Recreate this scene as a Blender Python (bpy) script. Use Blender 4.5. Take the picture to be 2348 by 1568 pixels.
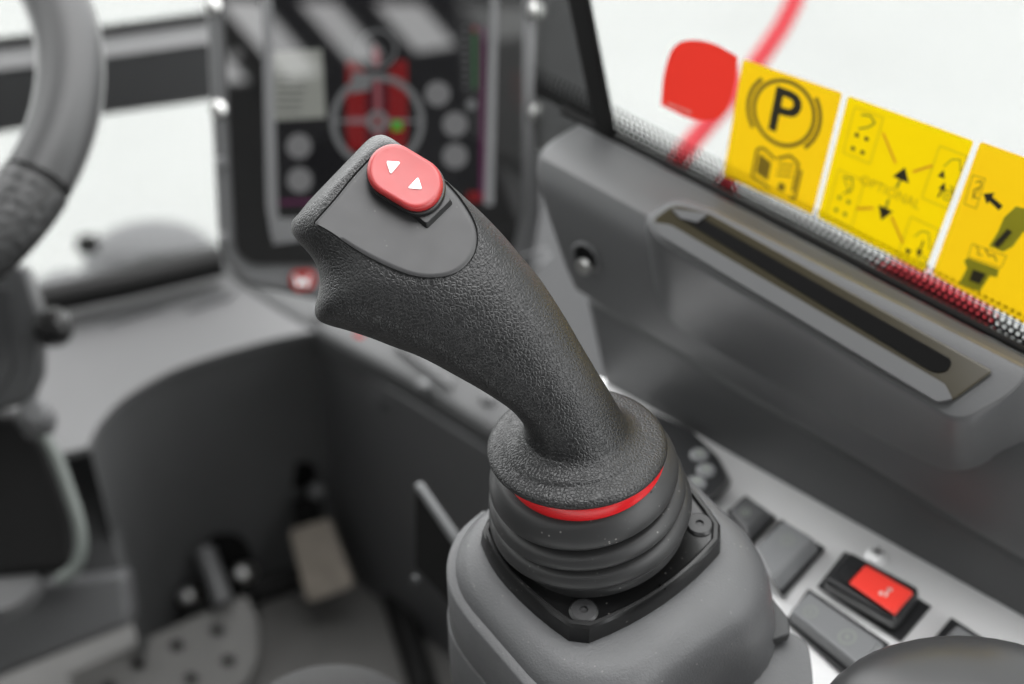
import bpy, bmesh, math, random
from mathutils import Vector as Ve, Matrix
R_ = math.radians
random.seed(4)
sc = bpy.context.scene
for o in list(bpy.data.objects): bpy.data.objects.remove(o)

# ------------------------------------------------------------------ camera
CZ = 1.0                                   # camera height above the cab floor
PITCH = R_(38.0)
FPX = 3260.0                               # focal length in units of a 2347 px wide picture (50 mm)
cam = bpy.data.cameras.new('camera'); co = bpy.data.objects.new('camera', cam)
sc.collection.objects.link(co); sc.camera = co
CAM = Ve((0, 0, CZ))
co.location = CAM; co.rotation_euler = (R_(90) - PITCH, 0, 0)
cam.sensor_width = 36.0; cam.lens = 50.0; cam.clip_start = 0.02; cam.clip_end = 500
cam.dof.use_dof = True; cam.dof.focus_distance = 0.533; cam.dof.aperture_fstop = 5.0
# ------------------------------------------------------------------ light: overcast daylight through the cab windows
w = bpy.data.worlds.new('World'); sc.world = w; w.use_nodes = True
nt = w.node_tree; nt.nodes.clear()
wo = nt.nodes.new('ShaderNodeOutputWorld'); bg = nt.nodes.new('ShaderNodeBackground')
tc = nt.nodes.new('ShaderNodeTexCoord'); sx = nt.nodes.new('ShaderNodeSeparateXYZ'); rp = nt.nodes.new('ShaderNodeValToRGB')
nt.links.new(tc.outputs['Generated'], sx.inputs[0]); nt.links.new(sx.outputs['Z'], rp.inputs[0])
rp.color_ramp.elements[0].position = 0.0; rp.color_ramp.elements[0].color = (0.42, 0.43, 0.43, 1)
rp.color_ramp.elements[1].position = 1.0; rp.color_ramp.elements[1].color = (1, 1, 1, 1)
nt.links.new(rp.outputs[0], bg.inputs[0]); bg.inputs[1].default_value = 7.6
nt.links.new(bg.outputs[0], wo.inputs[0])
sc.view_settings.view_transform = 'Standard'; sc.view_settings.look = 'None'
sc.view_settings.exposure = 0.0; sc.view_settings.gamma = 1.0
sc.render.engine = 'CYCLES'
sc.cycles.use_denoising = True
try: sc.cycles.denoiser = 'OPENIMAGEDENOISE'
except Exception: pass
sc.cycles.max_bounces = 8; sc.cycles.transparent_max_bounces = 12
sc.cycles.caustics_reflective = False; sc.cycles.caustics_refractive = False
sc.cycles.sample_clamp_indirect = 6.0

# ------------------------------------------------------------------ measuring helpers
FW_ = Ve((0, math.cos(PITCH), -math.sin(PITCH))); UP_ = Ve((0, math.sin(PITCH), math.cos(PITCH))); RT_ = Ve((1, 0, 0))
def ray(x, y): return FW_ + RT_ * ((x - 1173.5) / FPX) - UP_ * ((y - 784) / FPX)
def at(x, y, d): return CAM + ray(x, y) * d
def pl(x, y, p, n):
    r = ray(x, y); return CAM + r * ((p - CAM).dot(n) / r.dot(n))
def hz(x, y, z): return pl(x, y, Ve((0, 0, z)), Ve((0, 0, 1)))
def azv(deg): return Ve((math.sin(R_(deg)), math.cos(R_(deg)), 0))

# ------------------------------------------------------------------ object helpers
ORG = {}
def tag(o, label=None, cat=None, group=None, kind=None):
    if label: o['label'] = label
    if cat: o['category'] = cat
    if group: o['group'] = group
    if kind: o['kind'] = kind
    return o
def empty(name, loc, label, cat, group=None):
    o = bpy.data.objects.new(name, None); sc.collection.objects.link(o)
    o.location = loc; o.empty_display_size = 0.01; ORG[o] = Ve(loc)
    return tag(o, label, cat, group)
def mk(name, verts, faces, mat, parent=None, bevel=0.0, seg=2, sub=0, ang=35, flat=False):
    verts = [Ve(v) for v in verts]
    me = bpy.data.meshes.new(name)
    if parent is not None: org = ORG[parent]
    else:
        org = sum(verts, Ve()) / len(verts); org = Ve((org.x, org.y, min(v.z for v in verts)))
    me.from_pydata([v - org for v in verts], [], faces)
    bm = bmesh.new(); bm.from_mesh(me)
    bmesh.ops.recalc_face_normals(bm, faces=bm.faces); bm.to_mesh(me); bm.free()
    me.validate()
    if not flat:
        me.shade_smooth(); me.set_sharp_from_angle(angle=R_(ang))
    if mat: me.materials.append(mat)
    o = bpy.data.objects.new(name, me); sc.collection.objects.link(o)
    ORG[o] = org
    if parent is not None: o.parent = parent
    else: o.location = org
    if bevel > 0:
        b = o.modifiers.new('bevel', 'BEVEL'); b.width = bevel; b.segments = seg; b.limit_method = 'ANGLE'; b.angle_limit = R_(30); b.harden_normals = False
        me.shade_smooth(); 
        for e in me.edges: e.use_edge_sharp = False
        if hasattr(b, 'harden_normals'): b.harden_normals = True
    if sub:
        s = o.modifiers.new('subdivision', 'SUBSURF'); s.levels = sub; s.render_levels = sub
        me.shade_smooth()
        for e in me.edges: e.use_edge_sharp = False
    return o
def loft(rings, closed=True, caps=True):
    n = len(rings[0]); v = [p for r in rings for p in r]; f = []
    for i in range(len(rings) - 1):
        for j in range(n if closed else n - 1):
            k = (j + 1) % n
            f.append((i * n + j, i * n + k, (i + 1) * n + k, (i + 1) * n + j))
    if caps and closed:
        f.append(tuple(range(n - 1, -1, -1))); f.append(tuple(range((len(rings) - 1) * n, len(rings) * n)))
    return v, f
def prism(name, pts, vec, mat, parent=None, bevel=0.0015, seg=2, **k):
    pts = [Ve(p) for p in pts]
    v, f = loft([pts, [p + vec for p in pts]])
    return mk(name, v, f, mat, parent, bevel=bevel, seg=seg, **k)
def frame(n, hint=Ve((1, 0, 0))):
    n = n.normalized(); x = (hint - n * hint.dot(n)).normalized(); return x, n.cross(x), n
def lathe(name, prof, c, n, mat, parent=None, seg=72, ang=35, hint=Ve((1, 0, 0)), sub=0):
    x, y, n = frame(n, hint); rings = []
    for r, h in prof:
        rings.append([c + n * h + (x * math.cos(2 * math.pi * i / seg) + y * math.sin(2 * math.pi * i / seg)) * max(r, 1e-5) for i in range(seg)])
    v, f = loft(rings); return mk(name, v, f, mat, parent, ang=ang, sub=sub)
def tube(name, path, rad, mat, parent=None, seg=20, closed=False, ang=60):
    path = [Ve(p) for p in path]; n = len(path)
    if not hasattr(rad, '__len__'): rad = [rad] * n
    rings = []; up = None
    for i, p in enumerate(path):
        a = path[(i - 1) % n] if (closed or i > 0) else p; b = path[(i + 1) % n] if (closed or i < n - 1) else p
        t = (b - a).normalized()
        if up is None:
            up = Ve((0, 0, 1)) if abs(t.z) < 0.9 else Ve((1, 0, 0))
        x = (up - t * up.dot(t)).normalized(); y = t.cross(x); up = x
        rings.append([p + (x * math.cos(2 * math.pi * j / seg) + y * math.sin(2 * math.pi * j / seg)) * rad[i] for j in range(seg)])
    if closed: rings.append(rings[0]); v, f = loft(rings, caps=False)
    else: v, f = loft(rings)
    return mk(name, v, f, mat, parent, ang=ang)
def crom(a, b, c, d, t):
    return tuple(0.5 * ((2 * q) + (-p + r) * t + (2 * p - 5 * q + 4 * r - s) * t * t + (-p + 3 * q - 3 * r + s) * t ** 3) for p, q, r, s in zip(a, b, c, d))
def spline(pts, k=6):
    out = []; n = len(pts)
    for i in range(n - 1):
        for j in range(k):
            out.append(crom(pts[max(i - 1, 0)], pts[i], pts[i + 1], pts[min(i + 2, n - 1)], j / k))
    out.append(tuple(pts[-1])); return out
def rrect(x0, x1, y0, y1, r, n=7):
    out = []
    for cx, cy, a0 in ((x1 - r, y1 - r, 0), (x0 + r, y1 - r, 90), (x0 + r, y0 + r, 180), (x1 - r, y0 + r, 270)):
        for i in range(n + 1):
            a = R_(a0 + 90 * i / n); out.append((cx + r * math.cos(a), cy + r * math.sin(a)))
    return out
def rpoly(pts, r, n=5):                      # rounded polygon (2-D)
    out = []; m = len(pts)
    for i in range(m):
        p = Ve(pts[i]).to_2d() if False else Ve((pts[i][0], pts[i][1], 0)); a = Ve((*pts[i - 1], 0)); b = Ve((*pts[(i + 1) % m], 0))
        rr = r[i] if hasattr(r, '__len__') else r
        da = (a - p).normalized(); db = (b - p).normalized(); l = min(rr, (a - p).length * .48, (b - p).length * .48)
        s, e = p + da * l, p + db * l
        for k in range(n + 1):
            t = k / n; q = s * (1 - t) ** 2 + p * 2 * t * (1 - t) + e * t * t; out.append((q.x, q.y))
    return out
class Print:                                  # flat print: polygons laid on a mapped surface
    def __init__(s, fn): s.fn = fn; s.v = []; s.f = []
    def poly(s, pts):
        b = len(s.v); s.v += [s.fn(*p) for p in pts]; s.f.append(tuple(range(b, b + len(pts))))
    def line(s, p, q, w, asp=1.0):
        dx, dy = q[0] - p[0], (q[1] - p[1]) * asp; l = math.hypot(dx, dy); nx, ny = -dy / l * w / 2, dx / l * w / 2 / asp
        s.poly([(p[0] + nx, p[1] + ny), (q[0] + nx, q[1] + ny), (q[0] - nx, q[1] - ny), (p[0] - nx, p[1] - ny)])
    def path(s, pts, w, asp=1.0):
        for a, b in zip(pts, pts[1:]): s.line(a, b, w, asp)
    def arc(s, c, r, w, a0, a1, asp=1.0, n=28):
        for i in range(n):
            q = [R_(a0 + (a1 - a0) * t / n) for t in (i, i + 1)]
            s.poly([(c[0] + rr * math.cos(a), c[1] + rr * math.sin(a) / asp) for rr, a in ((r - w / 2, q[0]), (r + w / 2, q[0]), (r + w / 2, q[1]), (r - w / 2, q[1]))])
    def disc(s, c, r, asp=1.0, n=24):
        s.poly([(c[0] + r * math.cos(2 * math.pi * i / n), c[1] + r * math.sin(2 * math.pi * i / n) / asp) for i in range(n)])
    def text(s, body, c, size, asp=1.0, offset=0.0, rot=0):
        cu = bpy.data.curves.new('t', 'FONT'); cu.body = body; cu.size = size; cu.align_x = 'CENTER'; cu.align_y = 'CENTER'; cu.offset = offset; cu.resolution_u = 3
        o = bpy.data.objects.new('t', cu); sc.collection.objects.link(o); bpy.context.view_layer.update()
        me = o.evaluated_get(bpy.context.evaluated_depsgraph_get()).to_mesh()
        b = len(s.v); ca, sa = math.cos(R_(rot)), math.sin(R_(rot))
        for v in me.vertices:
            x, y = v.co.x * ca - v.co.y * sa, v.co.x * sa + v.co.y * ca
            s.v.append(s.fn(c[0] + x, c[1] - y / asp))
        for p in me.polygons: s.f.append(tuple(b + i for i in p.vertices))
        bpy.data.objects.remove(o); bpy.data.curves.remove(cu)
    def build(s, name, mat, parent): return mk(name, s.v, s.f, mat, parent, flat=True)

# ------------------------------------------------------------------ materials
def mat(name, col, rough=0.5, metal=0.0, spec=0.5, bump=None, var=0.0, varscale=40, dust=0.0, coat=0.0, rvar=0.0, emit=None, estr=0.0):
    m = bpy.data.materials.new(name); m.use_nodes = True; t = m.node_tree; N = t.nodes; L = t.links
    b = N['Principled BSDF']; b.inputs['Base Color'].default_value = (*col, 1); b.inputs['Roughness'].default_value = rough
    b.inputs['Metallic'].default_value = metal; b.inputs['Specular IOR Level'].default_value = spec; b.inputs['Coat Weight'].default_value = coat
    tcn = N.new('ShaderNodeTexCoord')
    if var or dust:
        n1 = N.new('ShaderNodeTexNoise'); n1.inputs['Scale'].default_value = varscale; n1.inputs['Detail'].default_value = 6
        L.new(tcn.outputs['Object'], n1.inputs['Vector'])
        mx = N.new('ShaderNodeMix'); mx.data_type = 'RGBA'; L.new(n1.outputs['Fac'], mx.inputs[0])
        mx.inputs[6].default_value = (*[c * (1 - var) for c in col], 1); mx.inputs[7].default_value = (*[c * (1 + var) for c in col], 1)
        out = mx.outputs[2]
        if dust:
            vo = N.new('ShaderNodeTexVoronoi'); vo.inputs['Scale'].default_value = 420; L.new(tcn.outputs['Object'], vo.inputs['Vector'])
            cr = N.new('ShaderNodeValToRGB'); cr.color_ramp.elements[0].position = 0.0; cr.color_ramp.elements[0].color = (1, 1, 1, 1)
            cr.color_ramp.elements[1].position = 0.22; cr.color_ramp.elements[1].color = (0, 0, 0, 1); L.new(vo.outputs['Distance'], cr.inputs[0])
            n2 = N.new('ShaderNodeTexNoise'); n2.inputs['Scale'].default_value = 90; L.new(tcn.outputs['Object'], n2.inputs['Vector'])
            c2 = N.new('ShaderNodeValToRGB'); c2.color_ramp.elements[0].position = 0.52; c2.color_ramp.elements[1].position = 0.75; L.new(n2.outputs['Fac'], c2.inputs[0])
            vc = N.new('ShaderNodeMath'); vc.operation = 'GREATER_THAN'; sp = N.new('ShaderNodeSeparateColor'); L.new(vo.outputs['Color'], sp.inputs[0]); L.new(sp.outputs[0], vc.inputs[0]); vc.inputs[1].default_value = 0.45
            m1 = N.new('ShaderNodeMath'); m1.operation = 'MULTIPLY'; L.new(cr.outputs[0], m1.inputs[0]); L.new(c2.outputs[0], m1.inputs[1])
            m2 = N.new('ShaderNodeMath'); m2.operation = 'MULTIPLY'; L.new(m1.outputs[0], m2.inputs[0]); L.new(vc.outputs[0], m2.inputs[1])
            m3 = N.new('ShaderNodeMath'); m3.operation = 'MULTIPLY'; L.new(m2.outputs[0], m3.inputs[0]); m3.inputs[1].default_value = dust
            md = N.new('ShaderNodeMix'); md.data_type = 'RGBA'; L.new(m3.outputs[0], md.inputs[0]); L.new(out, md.inputs[6]); md.inputs[7].default_value = (.55, .53, .5, 1); out = md.outputs[2]
        L.new(out, b.inputs['Base Color'])
    if rvar:
        n3 = N.new('ShaderNodeTexNoise'); n3.inputs['Scale'].default_value = varscale * 1.7; n3.inputs['Detail'].default_value = 5; L.new(tcn.outputs['Object'], n3.inputs['Vector'])
        mr = N.new('ShaderNodeMapRange'); mr.inputs[3].default_value = rough - rvar; mr.inputs[4].default_value = rough + rvar; L.new(n3.outputs['Fac'], mr.inputs[0]); L.new(mr.outputs[0], b.inputs['Roughness'])
    if bump:
        kind, scale, strength, dist = bump
        bn = N.new('ShaderNodeBump'); bn.inputs['Strength'].default_value = strength; bn.inputs['Distance'].default_value = dist
        if kind == 'noise':
            x = N.new('ShaderNodeTexNoise'); x.inputs['Scale'].default_value = scale; x.inputs['Detail'].default_value = 3; L.new(tcn.outputs['Object'], x.inputs['Vector']); h = x.outputs['Fac']
        elif kind == 'leather':
            nz = N.new('ShaderNodeTexNoise'); nz.inputs['Scale'].default_value = scale * .55; nz.inputs['Detail'].default_value = 2; L.new(tcn.outputs['Object'], nz.inputs['Vector'])
            vm = N.new('ShaderNodeVectorMath'); vm.operation = 'SCALE'; vm.inputs['Scale'].default_value = .8 / scale; L.new(nz.outputs['Color'], vm.inputs[0])
            va = N.new('ShaderNodeVectorMath'); L.new(tcn.outputs['Object'], va.inputs[0]); L.new(vm.outputs[0], va.inputs[1])
            vo = N.new('ShaderNodeTexVoronoi'); vo.feature = 'DISTANCE_TO_EDGE'; vo.inputs['Scale'].default_value = scale; L.new(va.outputs[0], vo.inputs['Vector'])
            mr = N.new('ShaderNodeMapRange'); mr.interpolation_type = 'SMOOTHSTEP'; mr.inputs[1].default_value = 0; mr.inputs[2].default_value = .26; L.new(vo.outputs['Distance'], mr.inputs[0])
            n2 = N.new('ShaderNodeTexNoise'); n2.inputs['Scale'].default_value = scale * 2.2; n2.inputs['Detail'].default_value = 3; L.new(tcn.outputs['Object'], n2.inputs['Vector'])
            ad = N.new('ShaderNodeMath'); ad.operation = 'MULTIPLY_ADD'; L.new(n2.outputs['Fac'], ad.inputs[0]); ad.inputs[1].default_value = .35; L.new(mr.outputs[0], ad.inputs[2]); h = ad.outputs[0]
        elif kind == 'dimple':
            vo = N.new('ShaderNodeTexVoronoi'); vo.feature = 'SMOOTH_F1'; vo.inputs['Scale'].default_value = scale; vo.inputs['Randomness'].default_value = .55; L.new(tcn.outputs['Object'], vo.inputs['Vector']); h = vo.outputs['Distance']
        L.new(h, bn.inputs['Height']); L.new(bn.outputs[0], b.inputs['Normal'])
    if emit:
        b.inputs['Emission Color'].default_value = (*emit, 1); b.inputs['Emission Strength'].default_value = estr
    return m
M = {}
M['leather'] = mat('grained_grip_rubber', (.0115, .0115, .012), .35, spec=.45, bump=('leather', 700, .45, .00038), var=.12, varscale=60)
M['panel'] = mat('satin_black_plastic', (.026, .026, .027), .42, bump=('noise', 2600, .12, .0001), var=.18, varscale=90, dust=.5, rvar=.06)
M['black'] = mat('black_plastic', (.011, .011, .0115), .38, bump=('noise', 2200, .12, .0001), var=.15, dust=.35)
M['plate'] = mat('black_gloss_plastic', (.007, .007, .0072), .3, bump=('noise', 1800, .1, .0001), dust=.8, var=.1)
M['rubber'] = mat('matt_boot_rubber', (.024, .024, .0245), .44, spec=.45, bump=('noise', 1500, .12, .0002), dust=.9, var=.15)
M['redbtn'] = mat('red_button_plastic', (.34, .011, .012), .42, spec=.85, bump=('noise', 3000, .3, .00015), var=.12, varscale=120, rvar=.08)
M['redring'] = mat('red_ring_plastic', (.62, .008, .012), .32)
M['white'] = mat('white_print', (.85, .85, .85), .5)
M['pod'] = mat('grey_grained_plastic', (.086, .087, .09), .42, bump=('noise', 1100, .5, .0004), rvar=.07, var=.08, dust=.6)
M['trim'] = mat('grey_trim_plastic', (.070, .071, .073), .45, bump=('noise', 900, .2, .0003), var=.06)
M['trimdark'] = mat('dark_trim_plastic', (.030, .031, .032), .5, bump=('noise', 900, .2, .0003), var=.08)
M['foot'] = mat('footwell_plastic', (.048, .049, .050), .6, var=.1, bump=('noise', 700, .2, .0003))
M['shelf'] = mat('dash_top_plastic', (.074, .074, .0755), .42, var=.05, bump=('noise', 900, .2, .0003))
M['alu'] = mat('brushed_aluminium', (.86, .86, .86), .30, metal=.3, var=.04, varscale=70, rvar=.05)
M['steel'] = mat('bright_steel', (.45, .45, .44), .38, metal=1.0)
M['switch'] = mat('grey_switch_plastic', (.17, .174, .178), .38, var=.04)
M['switchdark'] = mat('dark_switch_plastic', (.018, .0185, .0195), .38)
M['seal'] = mat('black_seal_rubber', (.006, .006, .006), .6, spec=.2)
M['yellow'] = mat('yellow_sticker_film', (.98, .61, .010), .4, var=.02)
M['yellow2'] = mat('lemon_sticker_film', (.98, .69, .004), .4, var=.02)
M['ink'] = mat('black_sticker_ink', (.03, .026, .012), .5)
M['inkbrown'] = mat('thin_brown_ink', (.30, .20, .012), .5)
M['inkolive'] = mat('olive_print', (.36, .33, .015), .5)
M['inktext'] = mat('thin_yellow_brown_lettering', (.62, .46, .008), .5)
M['inkfaint'] = mat('pale_grey_yellow_ink', (.70, .52, .008), .5)
M['inkorange'] = mat('orange_sticker_ink', (.95, .50, .012), .5)
M['redtag'] = mat('red_tag_film', (.82, .045, .030), .4)
M['pinkink'] = mat('pale_print', (.9, .45, .4), .5)
M['bar'] = mat('red_exterior_paint', (.78, .03, .05), .4)
M['housing'] = mat('monitor_housing_grey', (.085, .086, .088), .42, var=.05)
M['bezel'] = mat('monitor_black_glass', (.006, .006, .006), .02, coat=.0, spec=.9)
M['rim'] = mat('wheel_smooth_leather', (.026, .0263, .0268), .40, spec=.4, bump=('noise', 420, .35, .0006), var=.06)
M['sleeve'] = mat('wheel_dimpled_leather', (.024, .0243, .0247), .38, spec=.4, bump=('dimple', 170, .8, .0016))
M['mat'] = mat('floor_rubber', (.085, .083, .08), .7, var=.2, varscale=30)
M['pedal'] = mat('worn_pedal_plate', (.105, .103, .099), .5, var=.25, varscale=35)
M['pedaltan'] = mat('dusty_pedal_plate', (.17, .15, .125), .6, var=.35, varscale=60)
M['fabric'] = mat('seat_fabric', (.035, .035, .035), .9, bump=('noise', 900, .8, .001), var=.2, varscale=300)
M['greenrod'] = mat('lever_grey', (.10, .112, .104), .4)
M['exterior'] = mat('exterior_pale_paint', (.24, .24, .25), .5)
M['ground'] = mat('pale_concrete', (.545, .552, .545), .8, var=.10, varscale=1.6)
M['slot'] = mat('slot_black', (.003, .003, .003), .7, spec=.08)
M['bezelbr'] = mat('smoked_bezel_plastic', (.030, .025, .013), .2, spec=.6)
M['gold'] = mat('dark_gap', (.006, .006, .006), .7)
def emis(name, col, s, rough=.03):
    return mat(name, (.004, .004, .004), rough, spec=.6, emit=col, estr=s)
M['d_black'] = mat('display_black', (.005, .005, .0055), .02, spec=.7)
M['d_grey'] = emis('display_grey', (.25, .25, .25), .5)
M['d_ring'] = emis('display_ring_grey', (.22, .225, .23), .5)
M['d_beige'] = emis('display_pale_menu', (.30, .31, .28), .6)
M['d_line'] = emis('display_menu_text', (.12, .12, .12), .4)
M['d_red'] = emis('display_red', (.26, .004, .006), .5)
M['d_pink'] = emis('display_pale_red', (.36, .10, .12), .5)
M['d_green'] = emis('display_green', (.05, .42, .03), .6)
M['d_purple'] = emis('display_purple', (.14, .02, .09), .55)
M['d_btn'] = emis('display_button_grey', (.24, .24, .245), .5)

def film(name, var_=.02):
    m = M[name]; t = m.node_tree; N = t.nodes; L = t.links; b = N['Principled BSDF']; o = [n for n in N if n.type == 'OUTPUT_MATERIAL'][0]
    tl = N.new('ShaderNodeBsdfTranslucent'); c = b.inputs['Base Color'].default_value; tl.inputs[0].default_value = c
    mx = N.new('ShaderNodeMixShader'); mx.inputs[0].default_value = .9; L.new(b.outputs[0], mx.inputs[1]); L.new(tl.outputs[0], mx.inputs[2]); L.new(mx.outputs[0], o.inputs[0])
for k_ in ('yellow', 'yellow2', 'redtag'): film(k_)
def glass_mat(name, tint, frit=None):
    m = bpy.data.materials.new(name); m.use_nodes = True; t = m.node_tree; N = t.nodes; L = t.links; N.clear()
    o = N.new('ShaderNodeOutputMaterial'); tr = N.new('ShaderNodeBsdfTransparent'); tr.inputs[0].default_value = (*tint, 1)
    gl = N.new('ShaderNodeBsdfGlossy'); gl.inputs['Roughness'].default_value = .03
    lw = N.new('ShaderNodeLayerWeight'); lw.inputs[0].default_value = .5
    pw = N.new('ShaderNodeMath'); pw.operation = 'POWER'; L.new(lw.outputs['Facing'], pw.inputs[0]); pw.inputs[1].default_value = 5.0
    fr = N.new('ShaderNodeMath'); fr.operation = 'MULTIPLY_ADD'; L.new(pw.outputs[0], fr.inputs[0]); fr.inputs[1].default_value = .7; fr.inputs[2].default_value = .03
    mx = N.new('ShaderNodeMixShader'); L.new(fr.outputs[0], mx.inputs[0]); L.new(tr.outputs[0], mx.inputs[1]); L.new(gl.outputs[0], mx.inputs[2]); L.new(mx.outputs[0], o.inputs[0])
    return m
TINT = (.532, .537, .532)
M['glass'] = glass_mat('tinted_cab_glass', TINT)
M['clearglass'] = glass_mat('clear_door_glass', (.60, .605, .60))  # left-door tint sets how much side light enters
def frit_mat():                                # printed dot band: dots grow into solid black towards the seal (UV: metres along, 0..1 across)
    m = bpy.data.materials.new('window_frit_dots'); m.use_nodes = True; t = m.node_tree; N = t.nodes; L = t.links; N.clear()
    o = N.new('ShaderNodeOutputMaterial'); tr = N.new('ShaderNodeBsdfTransparent'); df = N.new('ShaderNodeBsdfDiffuse'); df.inputs[0].default_value = (.01, .01, .01, 1)
    uv = N.new('ShaderNodeUVMap'); uv.uv_map = 'band'; sp = N.new('ShaderNodeSeparateXYZ'); L.new(uv.outputs[0], sp.inputs[0])
    def math_(op, a, b=None, c=None):
        n = N.new('ShaderNodeMath'); n.operation = op
        for i, v in enumerate((a, b, c)):
            if v is None: continue
            if isinstance(v, (int, float)): n.inputs[i].default_value = v
            else: L.new(v, n.inputs[i])
        return n.outputs[0]
    P = .0034; rows = 5.0
    y = math_('MULTIPLY', sp.outputs['Y'], rows); row = math_('FLOOR', y)
    x = math_('DIVIDE', sp.outputs['X'], P); x = math_('ADD', x, math_('MULTIPLY', math_('MODULO', row, 2.0), .5))
    fx = math_('SUBTRACT', math_('FRACT', x), .5); fy = math_('SUBTRACT', math_('FRACT', y), .5)
    d = math_('SQRT', math_('ADD', math_('MULTIPLY', fx, fx), math_('MULTIPLY', math_('MULTIPLY', fy, fy), .8)))
    tt = math_('DIVIDE', row, rows)
    hole = math_('LESS_THAN', d, math_('MULTIPLY_ADD', tt, .36, .16))      # clear holes in black near the seal
    dot = math_('GREATER_THAN', d, math_('MULTIPLY_ADD', tt, -.20, .44))   # black dots on clear further up
    sel = math_('GREATER_THAN', tt, .55)
    clear = math_('ADD', math_('MULTIPLY', hole, math_('SUBTRACT', 1.0, sel)), math_('MULTIPLY', dot, sel))
    mx = N.new('ShaderNodeMixShader'); L.new(clear, mx.inputs[0]); L.new(df.outputs[0], mx.inputs[1]); L.new(tr.outputs[0], mx.inputs[2]); L.new(mx.outputs[0], o.inputs[0])
    return m
M['frit'] = frit_mat()

# ================================================================== SETTING
GZ = -0.9
mk('ground', [(-60, -60, GZ), (60, -60, GZ), (60, 60, GZ), (-60, 60, GZ)], [(0, 1, 2, 3)], M['ground'])
tag(bpy.data.objects['ground'], kind='structure')

# ---- unseen cab shell around the camera: roof added to block top light, open hatch to let key light in, rear wall with a barred window (seen mirrored in the monitor)
M['shell'] = mat('cab_shell_grey', (.045, .045, .046), .6, var=.1)
ZR = CZ + .62
roof = empty('added_cab_roof', (0, 0, ZR), 'unseen dark cab roof added to block top light, with a square open hatch letting light in', 'roof')
_u = azv(-47.5); _n = Ve((-_u.y, _u.x, 0)); _p = hz(1973, 1205, CZ - .52) - _n * .05
def clip(pg):                                   # keep the part inside the slanted right-hand window
    out = []
    for i, a in enumerate(pg):
        b = pg[(i + 1) % len(pg)]; da, db = [(Ve((q[0], q[1], 0)) - Ve((_p.x, _p.y, 0))).dot(_n) for q in (a, b)]
        if da >= 0: out.append(a)
        if da * db < 0:
            t = da / (da - db); out.append((a[0] + (b[0] - a[0]) * t, a[1] + (b[1] - a[1]) * t))
    return out
HX0, HX1, HY0, HY1 = -.30, .44, .17, .80  # hatch opening placed so light falls from the front and above
for nm, (x0, x1, y0, y1) in (('panel', (-.95, .95, -.72, HY0)), ('panel', (-.95, .95, HY1, 1.0)), ('panel', (-.95, HX0, HY0, HY1)), ('panel', (HX1, .95, HY0, HY1))):
    pg = clip([(x0, y0), (x1, y0), (x1, y1), (x0, y1)])
    if len(pg) > 2: prism(nm, [(x, y, ZR) for x, y in pg], Ve((0, 0, .04)), M['shell'], roof, bevel=0)
lft = empty('added_left_door', (-.95, 0, 0), 'unseen dark cab door with a tinted window, added on the far left to cut side light', 'door')  # out of view, added to reduce daylight coming in from the left
prism('panel', [(-.95, -.70, 0), (-.95, 1.0, 0), (-.95, 1.0, .80), (-.95, -.70, .80)], Ve((-.03, 0, 0)), M['shell'], lft, bevel=0)
prism('post', [(-.95, -.05, .80), (-.95, .05, .80), (-.95, .05, ZR), (-.95, -.05, ZR)], Ve((-.03, 0, 0)), M['shell'], lft, bevel=0)
DOORGLASS = lft
rear = empty('rear_wall', (0, -.70, 0), 'dark cab rear wall with slanted bars across its window', 'wall')
prism('panel', [(-.95, -.70, 0), (.95, -.70, 0), (.95, -.70, 1.60), (.30, -.70, 1.49), (.10, -.70, 1.435), (-.95, -.70, 1.40)], Ve((0, -.03, 0)), M['shell'], rear, bevel=0)
for x0 in (-.60, -.32, -.08, .075, .225, .40):
    prism('bar', [(x0 + .14, -.69, 1.39), (x0 + .20, -.69, 1.39), (x0 + .045, -.69, ZR), (x0 - .015, -.69, ZR)], Ve((0, -.03, 0)), M['shell'], rear, bevel=0)
U = azv(-47.5); WN = Ve((-U.y, U.x, 0))         # along the right-hand side of the cab (forward) / from the side wall into the cab
ZS = CZ - 0.52                                  # switch panel level
WP = hz(1973, 1205, ZS)
def wall(s, wv, z): return Ve((WP.x, WP.y, 0)) + U * s + WN * wv + Ve((0, 0, z))
def onw(x, y, wv): return pl(x, y, WP + WN * wv, WN)
def sval(p): return (p - WP).dot(U)

prism('pane', [(-.955, -.70, .80), (-.955, 1.0, .80), (-.955, 1.0, ZR), (-.955, -.70, ZR)], Ve((-.004, 0, 0)), M['clearglass'], DOORGLASS, bevel=0)
# ---- footwell
SHZ = CZ - .706
front_curve = spline([(728, 758), (640, 775), (560, 795), (480, 818), (400, 846), (340, 876), (280, 915), (240, 955), (213, 995), (200, 1025)], 5)
fc = [hz(x, y, SHZ) for x, y in front_curve]
SWP = hz(728, 758, SHZ)                          # corner of front wall and side wall
far = [hz(x, y, SHZ) for x, y in ((500, 618), (300, 652), (100, 690), (-60, 720), (-160, 900), (-80, 1100))]
shelf_out = fc + far[::-1]
sh = prism('dash_shelf', shelf_out, Ve((0, 0, -.008)), M['shelf'], bevel=.003, seg=2)
tag(sh, 'pale grey moulded dashboard shelf with curved front edge above the footwell', 'dashboard')
for cx, cy, n in ((268, 722, 5), (452, 690, 4)):
    for i in range(n):
        x = cx + i * 26; y = cy - i * 8
        prism('vent_slot', [hz(x, y, SHZ + .001), hz(x + 17, y - 5, SHZ + .001), hz(x - 6, y + 20, SHZ + .001), hz(x - 22, y + 25, SHZ + .001)], Ve((0, 0, .002)), M['trim'], sh, bevel=0)
rings = [[p + Ve((0, .004, 0)) for p in fc], [Ve((p.x, p.y + .004, 0.0)) for p in fc]]
back = [p + Ve((0, .02, 0)) for p in fc]
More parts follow.
